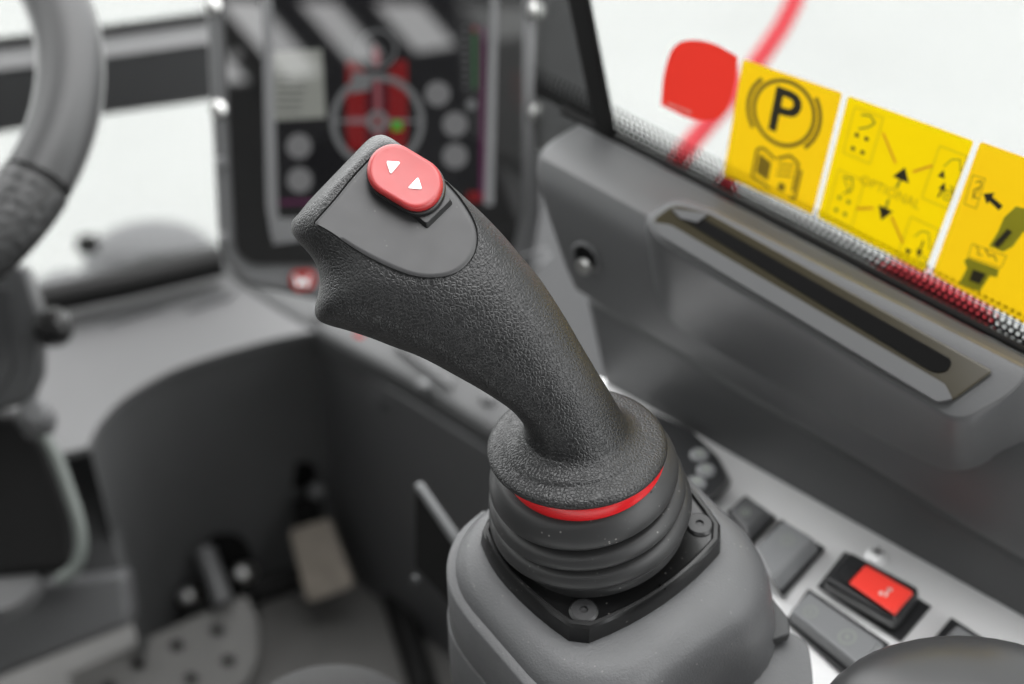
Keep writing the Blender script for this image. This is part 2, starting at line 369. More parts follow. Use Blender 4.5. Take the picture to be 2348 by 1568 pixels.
v, f = loft([[Ve((p.x, p.y + .004, SHZ - .008)) for p in fc], [Ve((p.x, p.y + .004, 0)) for p in fc], [Ve((p.x, p.y + .03, 0)) for p in fc], [Ve((p.x, p.y + .03, SHZ - .008)) for p in fc]], closed=False)
fwall = mk('footwell_wall', v, f, M['foot']); tag(fwall, 'dark curved front wall of the footwell below the pale shelf', 'wall')
for x, y in ((374, 1195), (707, 1087)):          # fixing dimples: the hollow's shade put on as a black disc, plus a paler blob
    c = min(((p.x, p.y) for p in fc), key=lambda q: abs(1173.5 + FPX * q[0] / (q[1] * FW_.y + .4) - x))
    q = pl(x, y, Ve((c[0], c[1] - .002, 0)), Ve((-.25, -1, 0)).normalized())
    lathe('dimple_shade_disc', [(.001, .003), (.012, .003), (.014, .004), (.014, -.004)], q + Ve((-.006, -.006, .006)), Ve((-.2, -1, .1)), M['slot'], fwall, seg=24)
    lathe('bolt', [(.008, 0), (.008, .006), (.005, .009), (.0, .0095)], q + Ve((.008, -.010, -.008)), Ve((-.2, -1, .1)), M['housing'], fwall, seg=16)  # paler blob standing in for the light spot in the dimple
flo = mk('cab_floor', [(-1.0, -.3, 0), (.6, -.3, 0), (.6, 1.15, 0), (-1.0, 1.15, 0)], [(0, 1, 2, 3)], M['mat']); tag(flo, kind='structure')
# side wall of the footwell, along U
sw0 = Ve((SWP.x, SWP.y, 0)) + U * .01
sw1 = sw0 - U * 1.3
sidew = prism('footwell_side_wall', [sw0 + Ve((0, 0, .0)), sw1, sw1 + Ve((0, 0, SHZ - .015)), sw0 + Ve((0, 0, SHZ - .015))], -WN * .02, M['trim'], bevel=.002)
tag(sidew, 'dark grey side wall of the footwell left of the joystick console', 'wall')
def onsw(x, y, o=0.0): return pl(x, y, sw0 + WN * o, WN)
lathe('plug', [(.009, -.002), (.009, .001), (.006, .002), (0, .002)], onsw(868, 917), WN, M['trim'], sidew, seg=20)
# kerb-like floor edge of the mat recess
kp = [hz(x, y + 10, .014) for x, y in spline([(470, 1385), (560, 1352), (640, 1328), (720, 1296), (790, 1262), (850, 1268), (893, 1320), (920, 1400), (945, 1480), (975, 1580)], 5)]
fm = tube('floor_edge_strip', kp, .013, M['seal'], seg=12); tag(fm, 'black rubber edge strip curving round the footwell floor', 'rubber strip')
fmat = prism('floor_mat', [hz(x, y, .001) for x, y in ((600, 1370), (790, 1290), (860, 1300), (890, 1400), (950, 1600), (560, 1620))], Ve((0, 0, .006)), M['mat'], bevel=.002)
tag(fmat, 'dark rubber floor mat in front of the pedals', 'mat')

# ---- trim running below the monitor down to the joystick console (a band along U)
tb_t = [(545, 618), (820, 760), (1000, 850), (1180, 935)]
def ondeep(x, y): return pl(x, y, sw0 + WN * .012 + Ve((0, 0, 0)), WN)
band_px_top = [(470, 600), (700, 660), (950, 790), (1120, 880), (1260, 960)]
bl = [hz(x, y, SHZ + .004) for x, y in ((480, 596), (1000, 600), (1330, 900), (1200, 1010), (1120, 985), (1010, 915), (880, 840), (748, 768), (640, 706), (560, 655))]
trimb = prism('side_trim_ledge', bl, Ve((0, 0, -.035)), M['foot'], bevel=.008, seg=3)
tag(trimb, 'dark grey moulded trim ledge below the monitor, above the footwell side wall', 'trim')
for x, y in ((972, 885), (1120, 915), (733, 722)):
    p = hz(x, y, SHZ + .005)
    lathe('screw', [(.006, -.001), (.006, .002), (.004, .004), (0, .0045)], p, Ve((0, 0, 1)), M['housing'], trimb, seg=20)
L_ = [hz(x, y, SHZ + .0055) for x, y in ((905, 795), (912, 790), (1026, 872), (1026, 815), (1036, 815), (1036, 893), (1030, 893))]
prism('tray_lip', L_, Ve((0, 0, .004)), M['trim'], trimb, bevel=.001)

# ================================================================== RIGHT SIDE: switch panel, door panel, window
pan = prism('switch_panel', [wall(.175, -.002, ZS), wall(-.30, -.002, ZS), wall(-.30, .20, ZS), wall(.02, .20, ZS), wall(.175, .075, ZS)], Ve((0, 0, -.004)), M['alu'], bevel=.0006)
tag(pan, 'brushed aluminium switch panel between the joystick console and the side wall', 'panel')
carc = prism('console_carcass', [wall(.172, -.004, ZS - .005), wall(-.30, -.004, ZS - .005), wall(-.30, .197, ZS - .005), wall(.02, .197, ZS - .005), wall(.172, .07, ZS - .005)], Ve((0, 0, -(ZS - .005))), M['foot'], bevel=0)
tag(carc, 'dark box carrying the switch panel and joystick console', 'console')
for px in ((2010, 1272),):
    pp = hz(*px, ZS + .0005)
    s = lathe('panel_screw', [(.0058, -.001), (.0058, .0008), (.004, .0022), (0, .0026)], pp, Ve((0, 0, 1)), M['alu'], seg=24)
    tag(s, 'round cross-head screw in the aluminium panel ' + ('behind the red switch' if px[0] > 1800 else 'behind the joystick collar'), 'screw')
    for a in (20, 110):
        d = azv(a); e = Ve((d.y, -d.x, 0))
        prism('cross_recess', [pp + d * .003 + e * .0005 + Ve((0, 0, .0016)), pp - d * .003 + e * .0005 + Ve((0, 0, .0016)), pp - d * .003 - e * .0005 + Ve((0, 0, .0016)), pp + d * .003 - e * .0005 + Ve((0, 0, .0016))], Ve((0, 0, .0012)), M['switchdark'], s, bevel=0)

# ---- door panel: profile swept along U
SLW = -.034
sa, sb = onw(1410, 318, SLW), onw(2347, 806, SLW); TILT = (sa.z - sb.z) / (sval(sa) - sval(sb)); LZ = sb.z - TILT * sval(sb) - CZ
ca_, cb_ = onw(1320, 690, 0), onw(2347, 1290, 0); CRZ = cb_.z - TILT * sval(cb_) - CZ
prof = [(-.010, None), (0.0, None), (0.0, CRZ - .003), (-.0035, CRZ), (-.0025, CRZ + .004), (.006, CRZ + .007), (.0085, CRZ + .02), (.010, LZ - .035), (.010, LZ - .020), (.0085, LZ - .011), (.004, LZ - .0045), (-.003, LZ - .0015), (-.012, LZ - .0005), (SLW + .003, LZ), (SLW, LZ - .003), (SLW, None)]
S0, S1 = -.34, .222
def wz(s, z): return CZ + z + TILT * s
def prof_ring(s, k=0.0): return [wall(s - k * (LZ - (-.535 if b is None else b)), a, CZ - .535 if b is None else wz(s, b)) for a, b in prof]
v, f = loft([prof_ring(S0), prof_ring(S1, .42)])
door = mk('door_panel', v, f, M['trim'], ang=28)
bm_ = door.modifiers.new('bevel', 'BEVEL'); bm_.width = .016; bm_.segments = 5; bm_.limit_method = 'ANGLE'; bm_.angle_limit = R_(60)
tag(door, 'long dark grey moulded side panel below the window, right of the joystick', 'panel')
# fixing hole in the panel
q = onw(1342, 592, .0105)
hx, hy, hn = frame(WN, U)
hole = lathe('fixing_hole', [(.0, -.004), (.0070, -.004), (.0074, -.001), (.0084, .0010), (.0096, 0.0), (.0096, -.002)], q, WN, M['trim'], door, seg=28)
lathe('hole_core', [(.0, -.001), (.0065, -.001), (.0065, -.003), (0, -.003)], q + WN * .0015 + Ve((0, 0, .0015)), WN, M['slot'], door, seg=24)
lathe('hole_screw', [(.0, .0018), (.004, .0015), (.005, -.002), (.0, -.003)], q + WN * .0015 - Ve((0, 0, .005)), WN, M['steel'], door, seg=20)
# ---- pocket with slot
PN = (Ve((0, 0, 1)) * math.cos(R_(38)) + WN * math.sin(R_(38))).normalized()
PP = onw(1830, 722, .034)
def onp(x, y, o=0.0): return pl(x, y, PP + PN * o, PN)
pocket = empty('storage_pocket', onw(1880, 900, .01), 'raised grey pocket with a long black slot moulded on the side panel', 'storage pocket')
def ring_px(pts, o): return [onp(x, y, o) for x, y in pts]
rim = rpoly([(1470, 500), (1545, 448), (1640, 480), (2375, 850), (2330, 905), (2205, 985), (1990, 860), (1500, 560)], [30, 40, 10, 40, 30, 50, 20, 40])
rim_in = rpoly([(1478, 502), (1548, 456), (1640, 488), (2362, 852), (2320, 900), (2200, 970), (1990, 845), (1505, 552)], [30, 40, 10, 40, 30, 50, 20, 40])
bot = rpoly([(1490, 640), (1545, 560), (1640, 560), (2400, 920), (2370, 1000), (2205, 1105), (1990, 1000), (1530, 745)], [40, 40, 10, 40, 40, 80, 20, 60])
mid = rpoly([(1474, 530), (1540, 470), (1640, 500), (2385, 868), (2345, 930), (2212, 1020), (1990, 890), (1502, 595)], [34, 40, 10, 40, 30, 60, 20, 40])
r0 = ring_px(rim_in, .0); r1 = ring_px(rim, -.004)
r2 = [a * .75 + onw(*p, .006) * .25 for a, p in zip(ring_px(rim, -.006), bot)]
r3 = [onw(*p, .008) for p in bot]; r4 = [p - WN * .02 for p in r3]
v, f = loft([r0, r1, r2, r3, r4])
shell = mk('shell', v, f, M['trim'], pocket, ang=80)
s_ = shell.modifiers.new('bevel', 'BEVEL'); s_.width = .003; s_.segments = 3; s_.limit_method = 'ANGLE'; s_.angle_limit = R_(35)
bez = rpoly([(1497, 505), (1545, 470), (1625, 490), (2278, 853), (2182, 922), (2150, 925), (1510, 540)], [14, 20, 14, 12, 14, 12, 14])
o_ = prism('bezel', ring_px(bez, .0006), PN * .0016, M['bezelbr'], pocket, bevel=.0012, seg=2)
fr = rpoly([(1500, 513), (1540, 519), (2168, 884), (2185, 918), (2150, 925), (1512, 541)], 8)
prism('front_lip', ring_px(fr, .0022), PN * .0022, M['trim'], pocket, bevel=.001)
lf = rpoly([(1540, 480), (1625, 492), (1600, 512), (1560, 502)], 6)
prism('end_lip', ring_px(lf, .0022), PN * .0012, M['trim'], pocket, bevel=.0006)
sl = rpoly([(1562, 502), (1608, 500), (2183, 826), (2172, 852), (2140, 855)], [8, 10, 10, 12, 16])
prism('slot', ring_px(sl, .0023), PN * .0006, M['slot'], pocket, bevel=0)
# ---- window: seal, glass, frit band
GW = -.040                                       # glass plane, outside the ledge
seal = tube('window_seal', [wall(s, SLW - .001, wz(s, LZ)) for s in (S0, -.1, .05, .2, .235)], .0024, M['seal'], seg=10)
tag(seal, 'black rubber seal along the bottom of the side window', 'seal')
gz0, gz1 = CZ - .42, CZ + .10
ga, gb = wall(S0, GW, gz0), wall(.26, GW, gz0)
win = prism('side_window', [ga, gb, gb + Ve((0, 0, gz1 - gz0)), ga + Ve((0, 0, gz1 - gz0))], -WN * .004, M['glass'], bevel=0)
tag(win, 'clear side window of the cab with dotted border along its lower edge', 'window')
FH = .0175
a, b = wall(S0, GW + .0006, wz(S0, LZ) - .002), wall(.26, GW + .0006, wz(.26, LZ) - .002)
def onglass(x, y, o=.001): return onw(x, y, GW + o)
fb = mk('dotted_border', [a, b, b + Ve((0, 0, FH)), a + Ve((0, 0, FH))], [(0, 1, 2, 3)], M['frit'], win, flat=True)
uvl = fb.data.uv_layers.new(name='band')
for lp in fb.data.loops:
    vi = lp.vertex_index; vw = fb.data.vertices[vi].co + ORG[fb]
    uvl.data[lp.index].uv = ((vw - WP).dot(U) + 1.0, 0.0 if vi < 2 else 1.0)
# A-pillar strip
pil = prism('window_pillar', [onw(x, y, -.030) for x, y in ((1289, -40), (1338, -40), (1406, 306), (1396, 316), (1358, 290))], -WN * .004, M['seal'], bevel=.003)
tag(pil, 'black rubber-edged front pillar of the side window', 'pillar')
ptr = prism('pillar_trim', [at(x, y, .985) for x, y in ((1240, -60), (1310, -60), (1420, 330), (1470, 1010), (1250, 1010), (1180, 800), (1215, 640), (1240, 480))], FW_ * .03, M['housing'], bevel=0)
tag(ptr, 'grey pillar trim between the monitor and the side window', 'trim')

# ---- stickers on the glass
def sign(name, corners, m, label, cat='sticker'):
    (ax, ay), (bx, by), (cx, cy), (dx, dy) = corners
    def mp(o):
        def fn(s, t):
            x = (ax * (1 - s) + bx * s) * (1 - t) + (dx * (1 - s) + cx * s) * t
            y = (ay * (1 - s) + by * s) * (1 - t) + (dy * (1 - s) + cy * s) * t
            return onglass(x, y, .0008 + o)
        return fn
    root = empty(name, mp(0)(.5, 1), label, cat, 'stickers on the side window')
    f0 = mp(.0)
    pts = rrect(0, 1, 0, 1, .025, 3)
    mk('film', [f0(*p) for p in pts], [tuple(range(len(pts)))], m, root, flat=True)
    return root, mp
s1, mp = sign('parking_brake_sticker', ((1703, 135), (1931, 213), (1863, 492), (1657, 402)), M['yellow'], 'yellow square sticker with a black P in a circle above an open book')
asp = 1.18
p = Print(mp(.0008)); p.text('P', (.49, .325), .60, asp, .012, 0); p.build('letter_print', M['ink'], s1)
p = Print(mp(.0007)); p.arc((.49, .315), .305, .042, 0, 360, asp, 48)
p.arc((.49, .315), .365, .042, -42, 42, asp); p.arc((.49, .315), .365, .042, 138, 222, asp)
p.build('brake_symbol_print', M['inkbrown'], s1)
bk = lambda x, y: (x, .625 + (y - .72) * 1.28)
p = Print(mp(.0007)); p.path([bk(*q_) for q_ in ((.50, .78), (.36, .74), (.30, .76), (.30, .94), (.50, .97))], .03, asp); p.path([bk(*q_) for q_ in ((.52, .77), (.64, .72), (.74, .75), (.74, .93))], .03, asp)
p.poly([bk(*q_) for q_ in ((.33, .78), (.47, .81), (.47, .93), (.33, .91))])
for i in range(3): p.line(bk(.54, .80 + i * .035), bk(.70, .77 + i * .035), .018, asp)
p.path([bk(*q_) for q_ in ((.78, .78), (.78, .97), (.72, .97))], .03, asp); p.disc(bk(.62, .93), .04, asp)
p.build('open_book_print', M['inkbrown'], s1)
s2, mp = sign('arm_movement_sticker', ((1944, 219), (2233, 323), (2119, 625), (1873, 497)), M['yellow2'], 'lemon yellow sticker with OPTIONAL between an up and a down arrow')
asp = 1.0
p = Print(mp(.0008)); p.poly([(.57, .36), (.64, .46), (.50, .46)]); p.poly([(.52, .80), (.59, .70), (.46, .70)])
for c in ((.17, .27), (.25, .27), (.17, .38), (.25, .38)): p.disc((c[0] - .03, c[1]), .018); 
p.poly([(.86, .27), (.89, .33), (.83, .33)]); p.poly([(.90, .35), (.93, .41), (.87, .41)]); p.line((.90, .40), (.89, .47), .015)
p.poly([(.90, .93), (.93, .87), (.87, .87)]); p.poly([(.81, .95), (.84, .90), (.78, .90)]); p.line((.90, .80), (.90, .88), .015)
p.build('arrow_print', M['ink'], s2)
for q0, q1 in (((.57, .45), (.555, .53)), ((.525, .63), (.525, .71))):
    p = Print(mp(.0007)); p.line(q0, q1, .022); p.build('arrow_shaft_print', M['inkolive'], s2)
p = Print(mp(.0007)); p.path([(.13, .11), (.20, .09), (.25, .13), (.21, .18), (.14, .22)], .016); p.build('machine_outline_print', M['inkolive'], s2)
p = Print(mp(.0007))
for c in ((.14, .78), (.22, .78), (.14, .88), (.22, .88)): p.disc(c, .018)
p.path([(.12, .62), (.20, .60), (.22, .68), (.16, .74)], .014); p.line((.14, .63), (.21, .72), .012)
p.build('machine_outline_print', M['inkolive'], s2); p = Print(mp(.0007)); p.path([(.85, .25), (.89, .18), (.95, .16), (1.0 - .015, .24)], .010); PR = p; p = Print(mp(.0007)); p.arc((.95, .93), .03, .008, 0, 360); p.path([(.82, .80), (.86, .74), (.92, .73), (.975, .84)], .010)
p.build('machine_outline_print', M['inkolive'], s2); p = PR; p.arc((.955, .43), .035, .010, 0, 360); p.disc((.955, .43), .012); p.path([(.95, .36), (.975, .37), (.985, .42)], .012)
p.build('machine_outline_print', M['inkolive'], s2)
p = Print(mp(.0006)); p.text('OPTIONAL', (.52, .58), .105, 1.0, .0, 0); p.build('lettering_print', M['inktext'], s2)
p = Print(mp(.0006))
for x0, x1, y0, y1 in ((.07, .30, .07, .44), (.07, .30, .58, .95), (.77, .99, .12, .52), (.74, .99, .68, .985)):
    p = Print(mp(.0006)); p.path([(x0, y0), (x1, y0), (x1, y1), (x0, y1), (x0, y0)], .008); p.build('frame_print', M['inkfaint'], s2)
for q0, q1 in (((.33, .18), (.49, .36)), ((.64, .37), (.77, .27)), ((.30, .80), (.43, .74)), ((.59, .74), (.75, .88))):
    p = Print(mp(.0006)); p.line(q0, q1, .022); p.build('pointer_line_print', M['inkorange'], s2)
s3, mp = sign('joystick_sticker', ((2247, 324), (2560, 436), (2436, 790), (2136, 627)), M['yellow'], 'yellow sticker with a green joystick drawing at the picture edge')
def zpx(o): return Print(lambda x, y: onglass(1375 + .475 * x, .475 * y, .0008 + o))
p = zpx(.0009); p.poly([(1850, 935), (1905, 930), (1894, 950), (1945, 994), (1925, 1016), (1879, 972), (1866, 986)]); p.build('arrow_print', M['ink'], s3)
p = zpx(.0009); p.poly([(1966, 1104), (1990, 1120), (1922, 1196), (1898, 1180)]); p.build('grip_shade_print', M['ink'], s3)
p = zpx(.0009); p.poly([(1800, 1300), (1862, 1322), (1832, 1372), (1782, 1352)]); p.build('base_shade_print', M['ink'], s3)
p = zpx(.0007); p.poly([(1878, 1188), (1922, 1116), (1950, 1050), (2008, 995), (2062, 1010), (2090, 1060), (2060, 1112), (2040, 1124), (1992, 1190), (1946, 1216)]); p.build('joystick_drawing_print', M['inkolive'], s3)
p = zpx(.0007); p.poly([(1756, 1262), (1772, 1244), (1928, 1300), (1916, 1338), (1882, 1332), (1832, 1408), (1730, 1372), (1772, 1292)]); p.build('joystick_base_print', M['inkolive'], s3)
p = zpx(.0010); p.path([(1800, 845), (1860, 862), (1816, 1006), (1758, 984), (1800, 845)], 4); p.path([(1812, 880), (1842, 872), (1836, 905), (1806, 915), (1800, 950), (1826, 958)], 7); p.path([(1796, 962), (1838, 900)], 5); p.build('icon_print', M['inkbrown'], s3)
p = zpx(.0010); p.path([(1796, 1176), (1962, 1236), (1936, 1292), (1776, 1240), (1796, 1176)], 4); p.path([(1812, 1190), (1830, 1204), (1822, 1226), (1846, 1234)], 6); p.path([(1860, 1200), (1878, 1236), (1902, 1230), (1914, 1262)], 8); p.build('plate_outline_print', M['inkbrown'], s3)
# red tag with a pale foot line (its code is left out)
tg = rpoly([(1515, 241), (1520, 170), (1545, 92), (1625, 92), (1691, 130), (1684, 205), (1655, 275), (1590, 278)], [3, 60, 60, 60, 4, 60, 60, 60], 6)
tagd = empty('leaf_tag', onglass(1600, 275), 'small red leaf-shaped tag stuck to the window left of the yellow stickers', 'tag', 'stickers on the side window')
mk('film', [onglass(x, y, .0012) for x, y in tg], [tuple(range(len(tg)))], M['redtag'], tagd, flat=True)
p = Print(lambda x, y: onglass(x, y, .0017))
for i in range(8): p.poly([(1530 + i * 7, 235 + i * 2.7), (1535 + i * 7, 237 + i * 2.7), (1534.5 + i * 7, 243 + i * 2.7), (1529.5 + i * 7, 241 + i * 2.7)])
p.build('foot_line_print', M['pinkink'], tagd)
# ---- outside: red rails of the machine
def orail(name, pts, r, label):
    o = tube(name, [at(x, y, d) for x, y, d in pts], r, M['bar'], seg=16); tag(o, label, 'rail', 'red rails outside the cab'); return o
orail('red_rail', [(1850, -90, 1.35), (1818, 10, 1.33), (1790, 65, 1.32), (1745, 130, 1.3), (1660, 240, 1.27), (1590, 320, 1.24), (1530, 400, 1.22)], .0085, 'bent red rail outside the window, slanting down behind the red tag')
ob = prism('red_bodywork', [at(x, y, 1.25) for x, y in ((2010, 610), (2060, 590), (2190, 650), (2300, 720), (2240, 820), (2090, 760), (2000, 690))], FW_ * .08, M['bar'], bevel=.01); tag(ob, 'red bodywork outside seen through the dotted border below the stickers', 'bodywork')
ob = prism('red_bracket', [at(x, y, 1.2) for x, y in ((1655, 395), (1690, 395), (1690, 480), (1640, 480))], FW_ * .05, M['bar'], bevel=.005); tag(ob, 'small red bracket outside below the parking brake sticker', 'bracket')

# ================================================================== SWITCHES ON THE PANEL
def block(name, base, top, h, m, parent, bevel=.0012, z0=.0006):
    b = [hz(x, y, ZS + z0) for x, y in base]; t = [hz(x, y, ZS + h) for x, y in top]
    v, f = loft([b, t]); return mk(name, v, f, m, parent, bevel=bevel, seg=3)
def icon(parent, pts, h, m, kind):
    fn = lambda x, y: hz(x, y, ZS + h)
    p = Print(fn)
    for (cx, cy, r) in pts:
        if kind == 'ring': p.arc((cx, cy), r, r * .3, 0, 360, 1.25); p.disc((cx, cy), r * .3)
        else:
            p.disc((cx - r * .5, cy + r * .1), r * .34, 1.1); p.line((cx + .1 * r, cy + .6 * r), (cx + r * .5, cy - r * .5), r * .4); p.line((cx + r * .3, cy - r * .5), (cx + r, cy - r * .3), r * .4)
    return p.build('symbol_print', m, parent)
M['iconpale'] = mat('pale_switch_symbol', (.21, .225, .205), .5); M['iconpink'] = mat('pale_red_symbol', (.75, .42, .38), .5)
M['redsw'] = mat('red_switch_plastic', (.80, .05, .035), .38)
G = 'switches on the aluminium panel'
r = empty('rocker_switch', hz(1990, 1370, ZS), 'black locking rocker switch with a bright red slide on top', 'switch', G)
block('frame', [(1872, 1345), (1936, 1264), (2136, 1391), (2066, 1473)], [(1874, 1343), (1937, 1263), (2134, 1389), (2065, 1470)], .002, M['switchdark'], r, .0004)
block('body', [(1884, 1352), (1945, 1278), (2110, 1380), (2052, 1452)], [(1888, 1326), (1945, 1262), (2108, 1346), (2052, 1424)], .013, M['switchdark'], r, .0025, z0=.0022)
block('ramp', [(1930, 1316), (1955, 1288), (1978, 1297), (1944, 1335)], [(1926, 1320), (1936, 1292), (1980, 1297), (1942, 1338)], .0145, M['switchdark'], r, .0006, z0=.0132)
v, f = loft([[hz(x, y, ZS + .0132) for x, y in ((1947, 1339), (1985, 1298), (2096, 1362), (2052, 1414))], [hz(x, y, ZS + .0165) for x, y in ((1944, 1336), (1984, 1294), (2091, 1354), (2044, 1405))]])
mk('slide', v, f, M['redsw'], r, bevel=.0012, seg=3)
icon(r, [(2028, 1358, 17)], .0168, M['iconpink'], 'x')
r = empty('rocker_switch', hz(1920, 1440, ZS), 'light grey rocker switch in front of the red-topped switch', 'switch', G)
block('frame', [(1800, 1422), (1853, 1350), (2042, 1478), (1950, 1562)], [(1801, 1421), (1853, 1349), (2040, 1477), (1950, 1560)], .003, M['switchdark'], r, .0005)
block('cap', [(1808, 1424), (1856, 1366), (2032, 1482), (1962, 1552)], [(1811, 1398), (1853, 1356), (2017, 1470), (1972, 1526)], .011, M['switch'], r, .0016, z0=.0032)
icon(r, [(1858, 1402, 15), (1942, 1460, 19)], .0112, M['iconpale'], 'ring')
r = empty('rocker_switch', hz(1810, 1280, ZS), 'wide grey rocker switch half hidden by the joystick console', 'switch', G)
block('frame', [(1725, 1262), (1790, 1190), (1893, 1257), (1795, 1372)], [(1725, 1261), (1791, 1190), (1891, 1256), (1795, 1370)], .004, M['switchdark'], r, .0005)
block('cap', [(1725, 1266), (1796, 1198), (1882, 1262), (1790, 1360)], [(1728, 1254), (1797, 1194), (1866, 1232), (1766, 1330)], .012, M['switch'], r, .0018, z0=.0042)
icon(r, [(1805, 1238, 14)], .0122, M['iconpale'], 'ring')
r = empty('rocker_switch', hz(1725, 1190, ZS), 'small dark grey rocker switch beside the keypad', 'switch', G)
block('frame', [(1665, 1175), (1708, 1136), (1780, 1186), (1722, 1250)], [(1665, 1174), (1709, 1135), (1779, 1185), (1722, 1249)], .004, M['switchdark'], r, .0005)
block('cap', [(1668, 1176), (1710, 1142), (1776, 1188), (1722, 1244)], [(1672, 1168), (1711, 1137), (1759, 1167), (1712, 1212)], .011, M['trim'], r, .0018, z0=.0042)
icon(r, [(1708, 1174, 10)], .0113, M['iconpale'], 'ring')
r = empty('rocker_switch', hz(2240, 1510, ZS), 'dark grey rocker switch behind the black knob at the lower right', 'switch', G)
block('frame', [(2110, 1500), (2180, 1416), (2400, 1560), (2330, 1640)], [(2110, 1500), (2181, 1415), (2400, 1558), (2330, 1640)], .003, M['switchdark'], r, .0005)
block('cap', [(2130, 1500), (2190, 1436), (2370, 1556), (2310, 1620)], [(2135, 1490), (2196, 1432), (2360, 1540), (2310, 1600)], .009, M['switch'], r, .0016, z0=.0032)
r = empty('keypad', hz(1600, 1070, ZS), 'black keypad with three round grey buttons behind the rubber boot', 'keypad', G)
kb = rpoly([(1440, 930), (1505, 955), (1590, 992), (1650, 1050), (1680, 1108), (1640, 1150), (1560, 1180), (1440, 1080)], 12, 3)
kt = rpoly([(1446, 926), (1505, 948), (1585, 986), (1640, 1042), (1668, 1098), (1634, 1132), (1560, 1160), (1446, 1070)], 12, 3)
v, f = loft([[hz(x, y, ZS + .0006) for x, y in kb], [hz(x, y, ZS + .016) for x, y in kt]]); mk('body', v, f, M['switchdark'], r, bevel=.0015)
for x, y in ((1603, 1045), (1618, 1080), (1597, 1109)):
    c = hz(x, y, ZS + .0162)
    k = lathe('key', [(.0050, -.0005), (.0050, .0010), (.0040, .0018), (0, .0020)], c, Ve((0, 0, 1)), M['switch'], r, seg=24)
    lathe('key_print', [(.0012, .0021), (.0022, .0021), (.0022, .0023), (.0012, .0023)], c, Ve((0, 0, 1)), M['iconpale'], k, seg=16)

# ================================================================== JOYSTICK CONSOLE (pod) AND JOYSTICK
NP = Ve((0, -math.sin(R_(9)), math.cos(R_(9))))
B = at(1358, 1193, .583)
E1 = Ve((-math.sin(R_(37)), math.cos(R_(37)), 0)); E1 = (E1 - NP * E1.dot(NP)).normalized(); E2 = E1.cross(NP)
def pod(a, b, h): return B + E1 * (a / 1000) + E2 * (b / 1000) + NP * (h / 1000)
podr = empty('joystick_console', pod(0, 0, -80), 'rounded dark grey moulded console carrying the joystick', 'console')
def ringp(x0, x1, y0, y1, r, h): return [pod(a, b, h) for a, b in rrect(x0, x1, y0, y1, r, 9)]
H0 = -7.5
rings = [ringp(-46, 26, -40, 40, 28, H0), ringp(-54, 31, -48, 46, 30, H0), ringp(-59, 34.5, -52, 49.5, 32, H0 - .9), ringp(-63.5, 37, -55.5, 52, 34, H0 - 3), ringp(-67.5, 39, -58, 54.2, 35, H0 - 6.8),
         ringp(-70.5, 40, -60.3, 56, 36, H0 - 12.5), ringp(-72.5, 40.5, -61.6, 57.2, 36, H0 - 20), ringp(-78, 41, -62, 59.5, 36, H0 - 45), ringp(-87, 41, -62, 62, 36, H0 - 85)]
v, f = loft(rings); mk('body', v, f, M['pod'], podr, ang=60)
LP = pod(0, -66, 0)
def onl(x, y, o=0.0): return pl(x, y, LP - E2 * o, E2)
def band(name, h0, h1, out, m):
    path = spline([(-96, -62.0), (-60, -62.0), (-30, -62.0), (-10, -62.0), (4.5, -61.8), (18.3, -59.1), (30, -51.2), (37.8, -39.6), (40.6, -25.6)], 5)
    rr = []
    for i, (a, b) in enumerate(path):
        p0, p1 = path[max(i - 1, 0)], path[min(i + 1, len(path) - 1)]; tx, ty = p1[0] - p0[0], p1[1] - p0[1]; l = math.hypot(tx, ty); nx, ny = ty / l, -tx / l
        rr.append([pod(a + nx * o, b + ny * o, h) for o, h in ((-4, h0), (out - .8, h0), (out, h0 - .8), (out, h1 + .8), (out - .8, h1), (-4, h1))])
    v, f = loft(rr); return mk(name, v, f, m, podr, ang=50)
band('side_band', -16.2, -49.5, .8, M['pod']); band('side_base', -51.0, -92, 1.6, M['trim'])
sk = rpoly([(1740, 1440), (1812, 1448), (1853, 1474), (1862, 1534), (1868, 1640), (1700, 1640)], [5, 10, 20, 30, 10, 5], 4)
sk3 = [pl(x, y, pod(0, 0, -50), NP) for x, y in sk]
prism('skirt', sk3, -NP * .05, M['pod'], podr, bevel=.003, seg=3)
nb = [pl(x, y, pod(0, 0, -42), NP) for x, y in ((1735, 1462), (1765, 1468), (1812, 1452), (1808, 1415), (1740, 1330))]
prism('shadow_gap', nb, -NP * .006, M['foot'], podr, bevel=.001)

jb = pod(0, 0, -7.5)
joy = empty('joystick', jb, 'black joystick with grained grip, red rocker button, red ring and rubber boot', 'joystick')
# ---- mounting plate
def sq(hs, corner, h, bulge=5.5, n=9, rc=5):
    out = []
    c = hs - bulge
    base = [(c, c), (-c, c), (-c, -c), (c, -c)]
    for k in range(4):
        a0, a1 = base[k], base[(k + 1) % 4]
        for i in range(n):
            t = (i + .5) / n; x = a0[0] + (a1[0] - a0[0]) * t; y = a0[1] + (a1[1] - a0[1]) * t
            b_ = bulge * (1 - (2 * t - 1) ** 2)
            nx, ny = [(0, 1), (-1, 0), (0, -1), (1, 0)][k]
            xx, yy = x + nx * b_, y + ny * b_
            out.append((xx if xx < 0 else xx * .66, yy))
    return [pod(a, b, h) for a, b in out]
rings = [sq(44.6, 4, -7.6), sq(43.8, 4, .9), sq(43.0, 4, 2.0), sq(41.8, 4, 2.0), sq(41.2, 4, .9), sq(40.4, 4, .5), sq(20, 4, .5)]
v, f = loft(rings); plate = mk('mounting_plate', v, f, M['plate'], joy, ang=32)
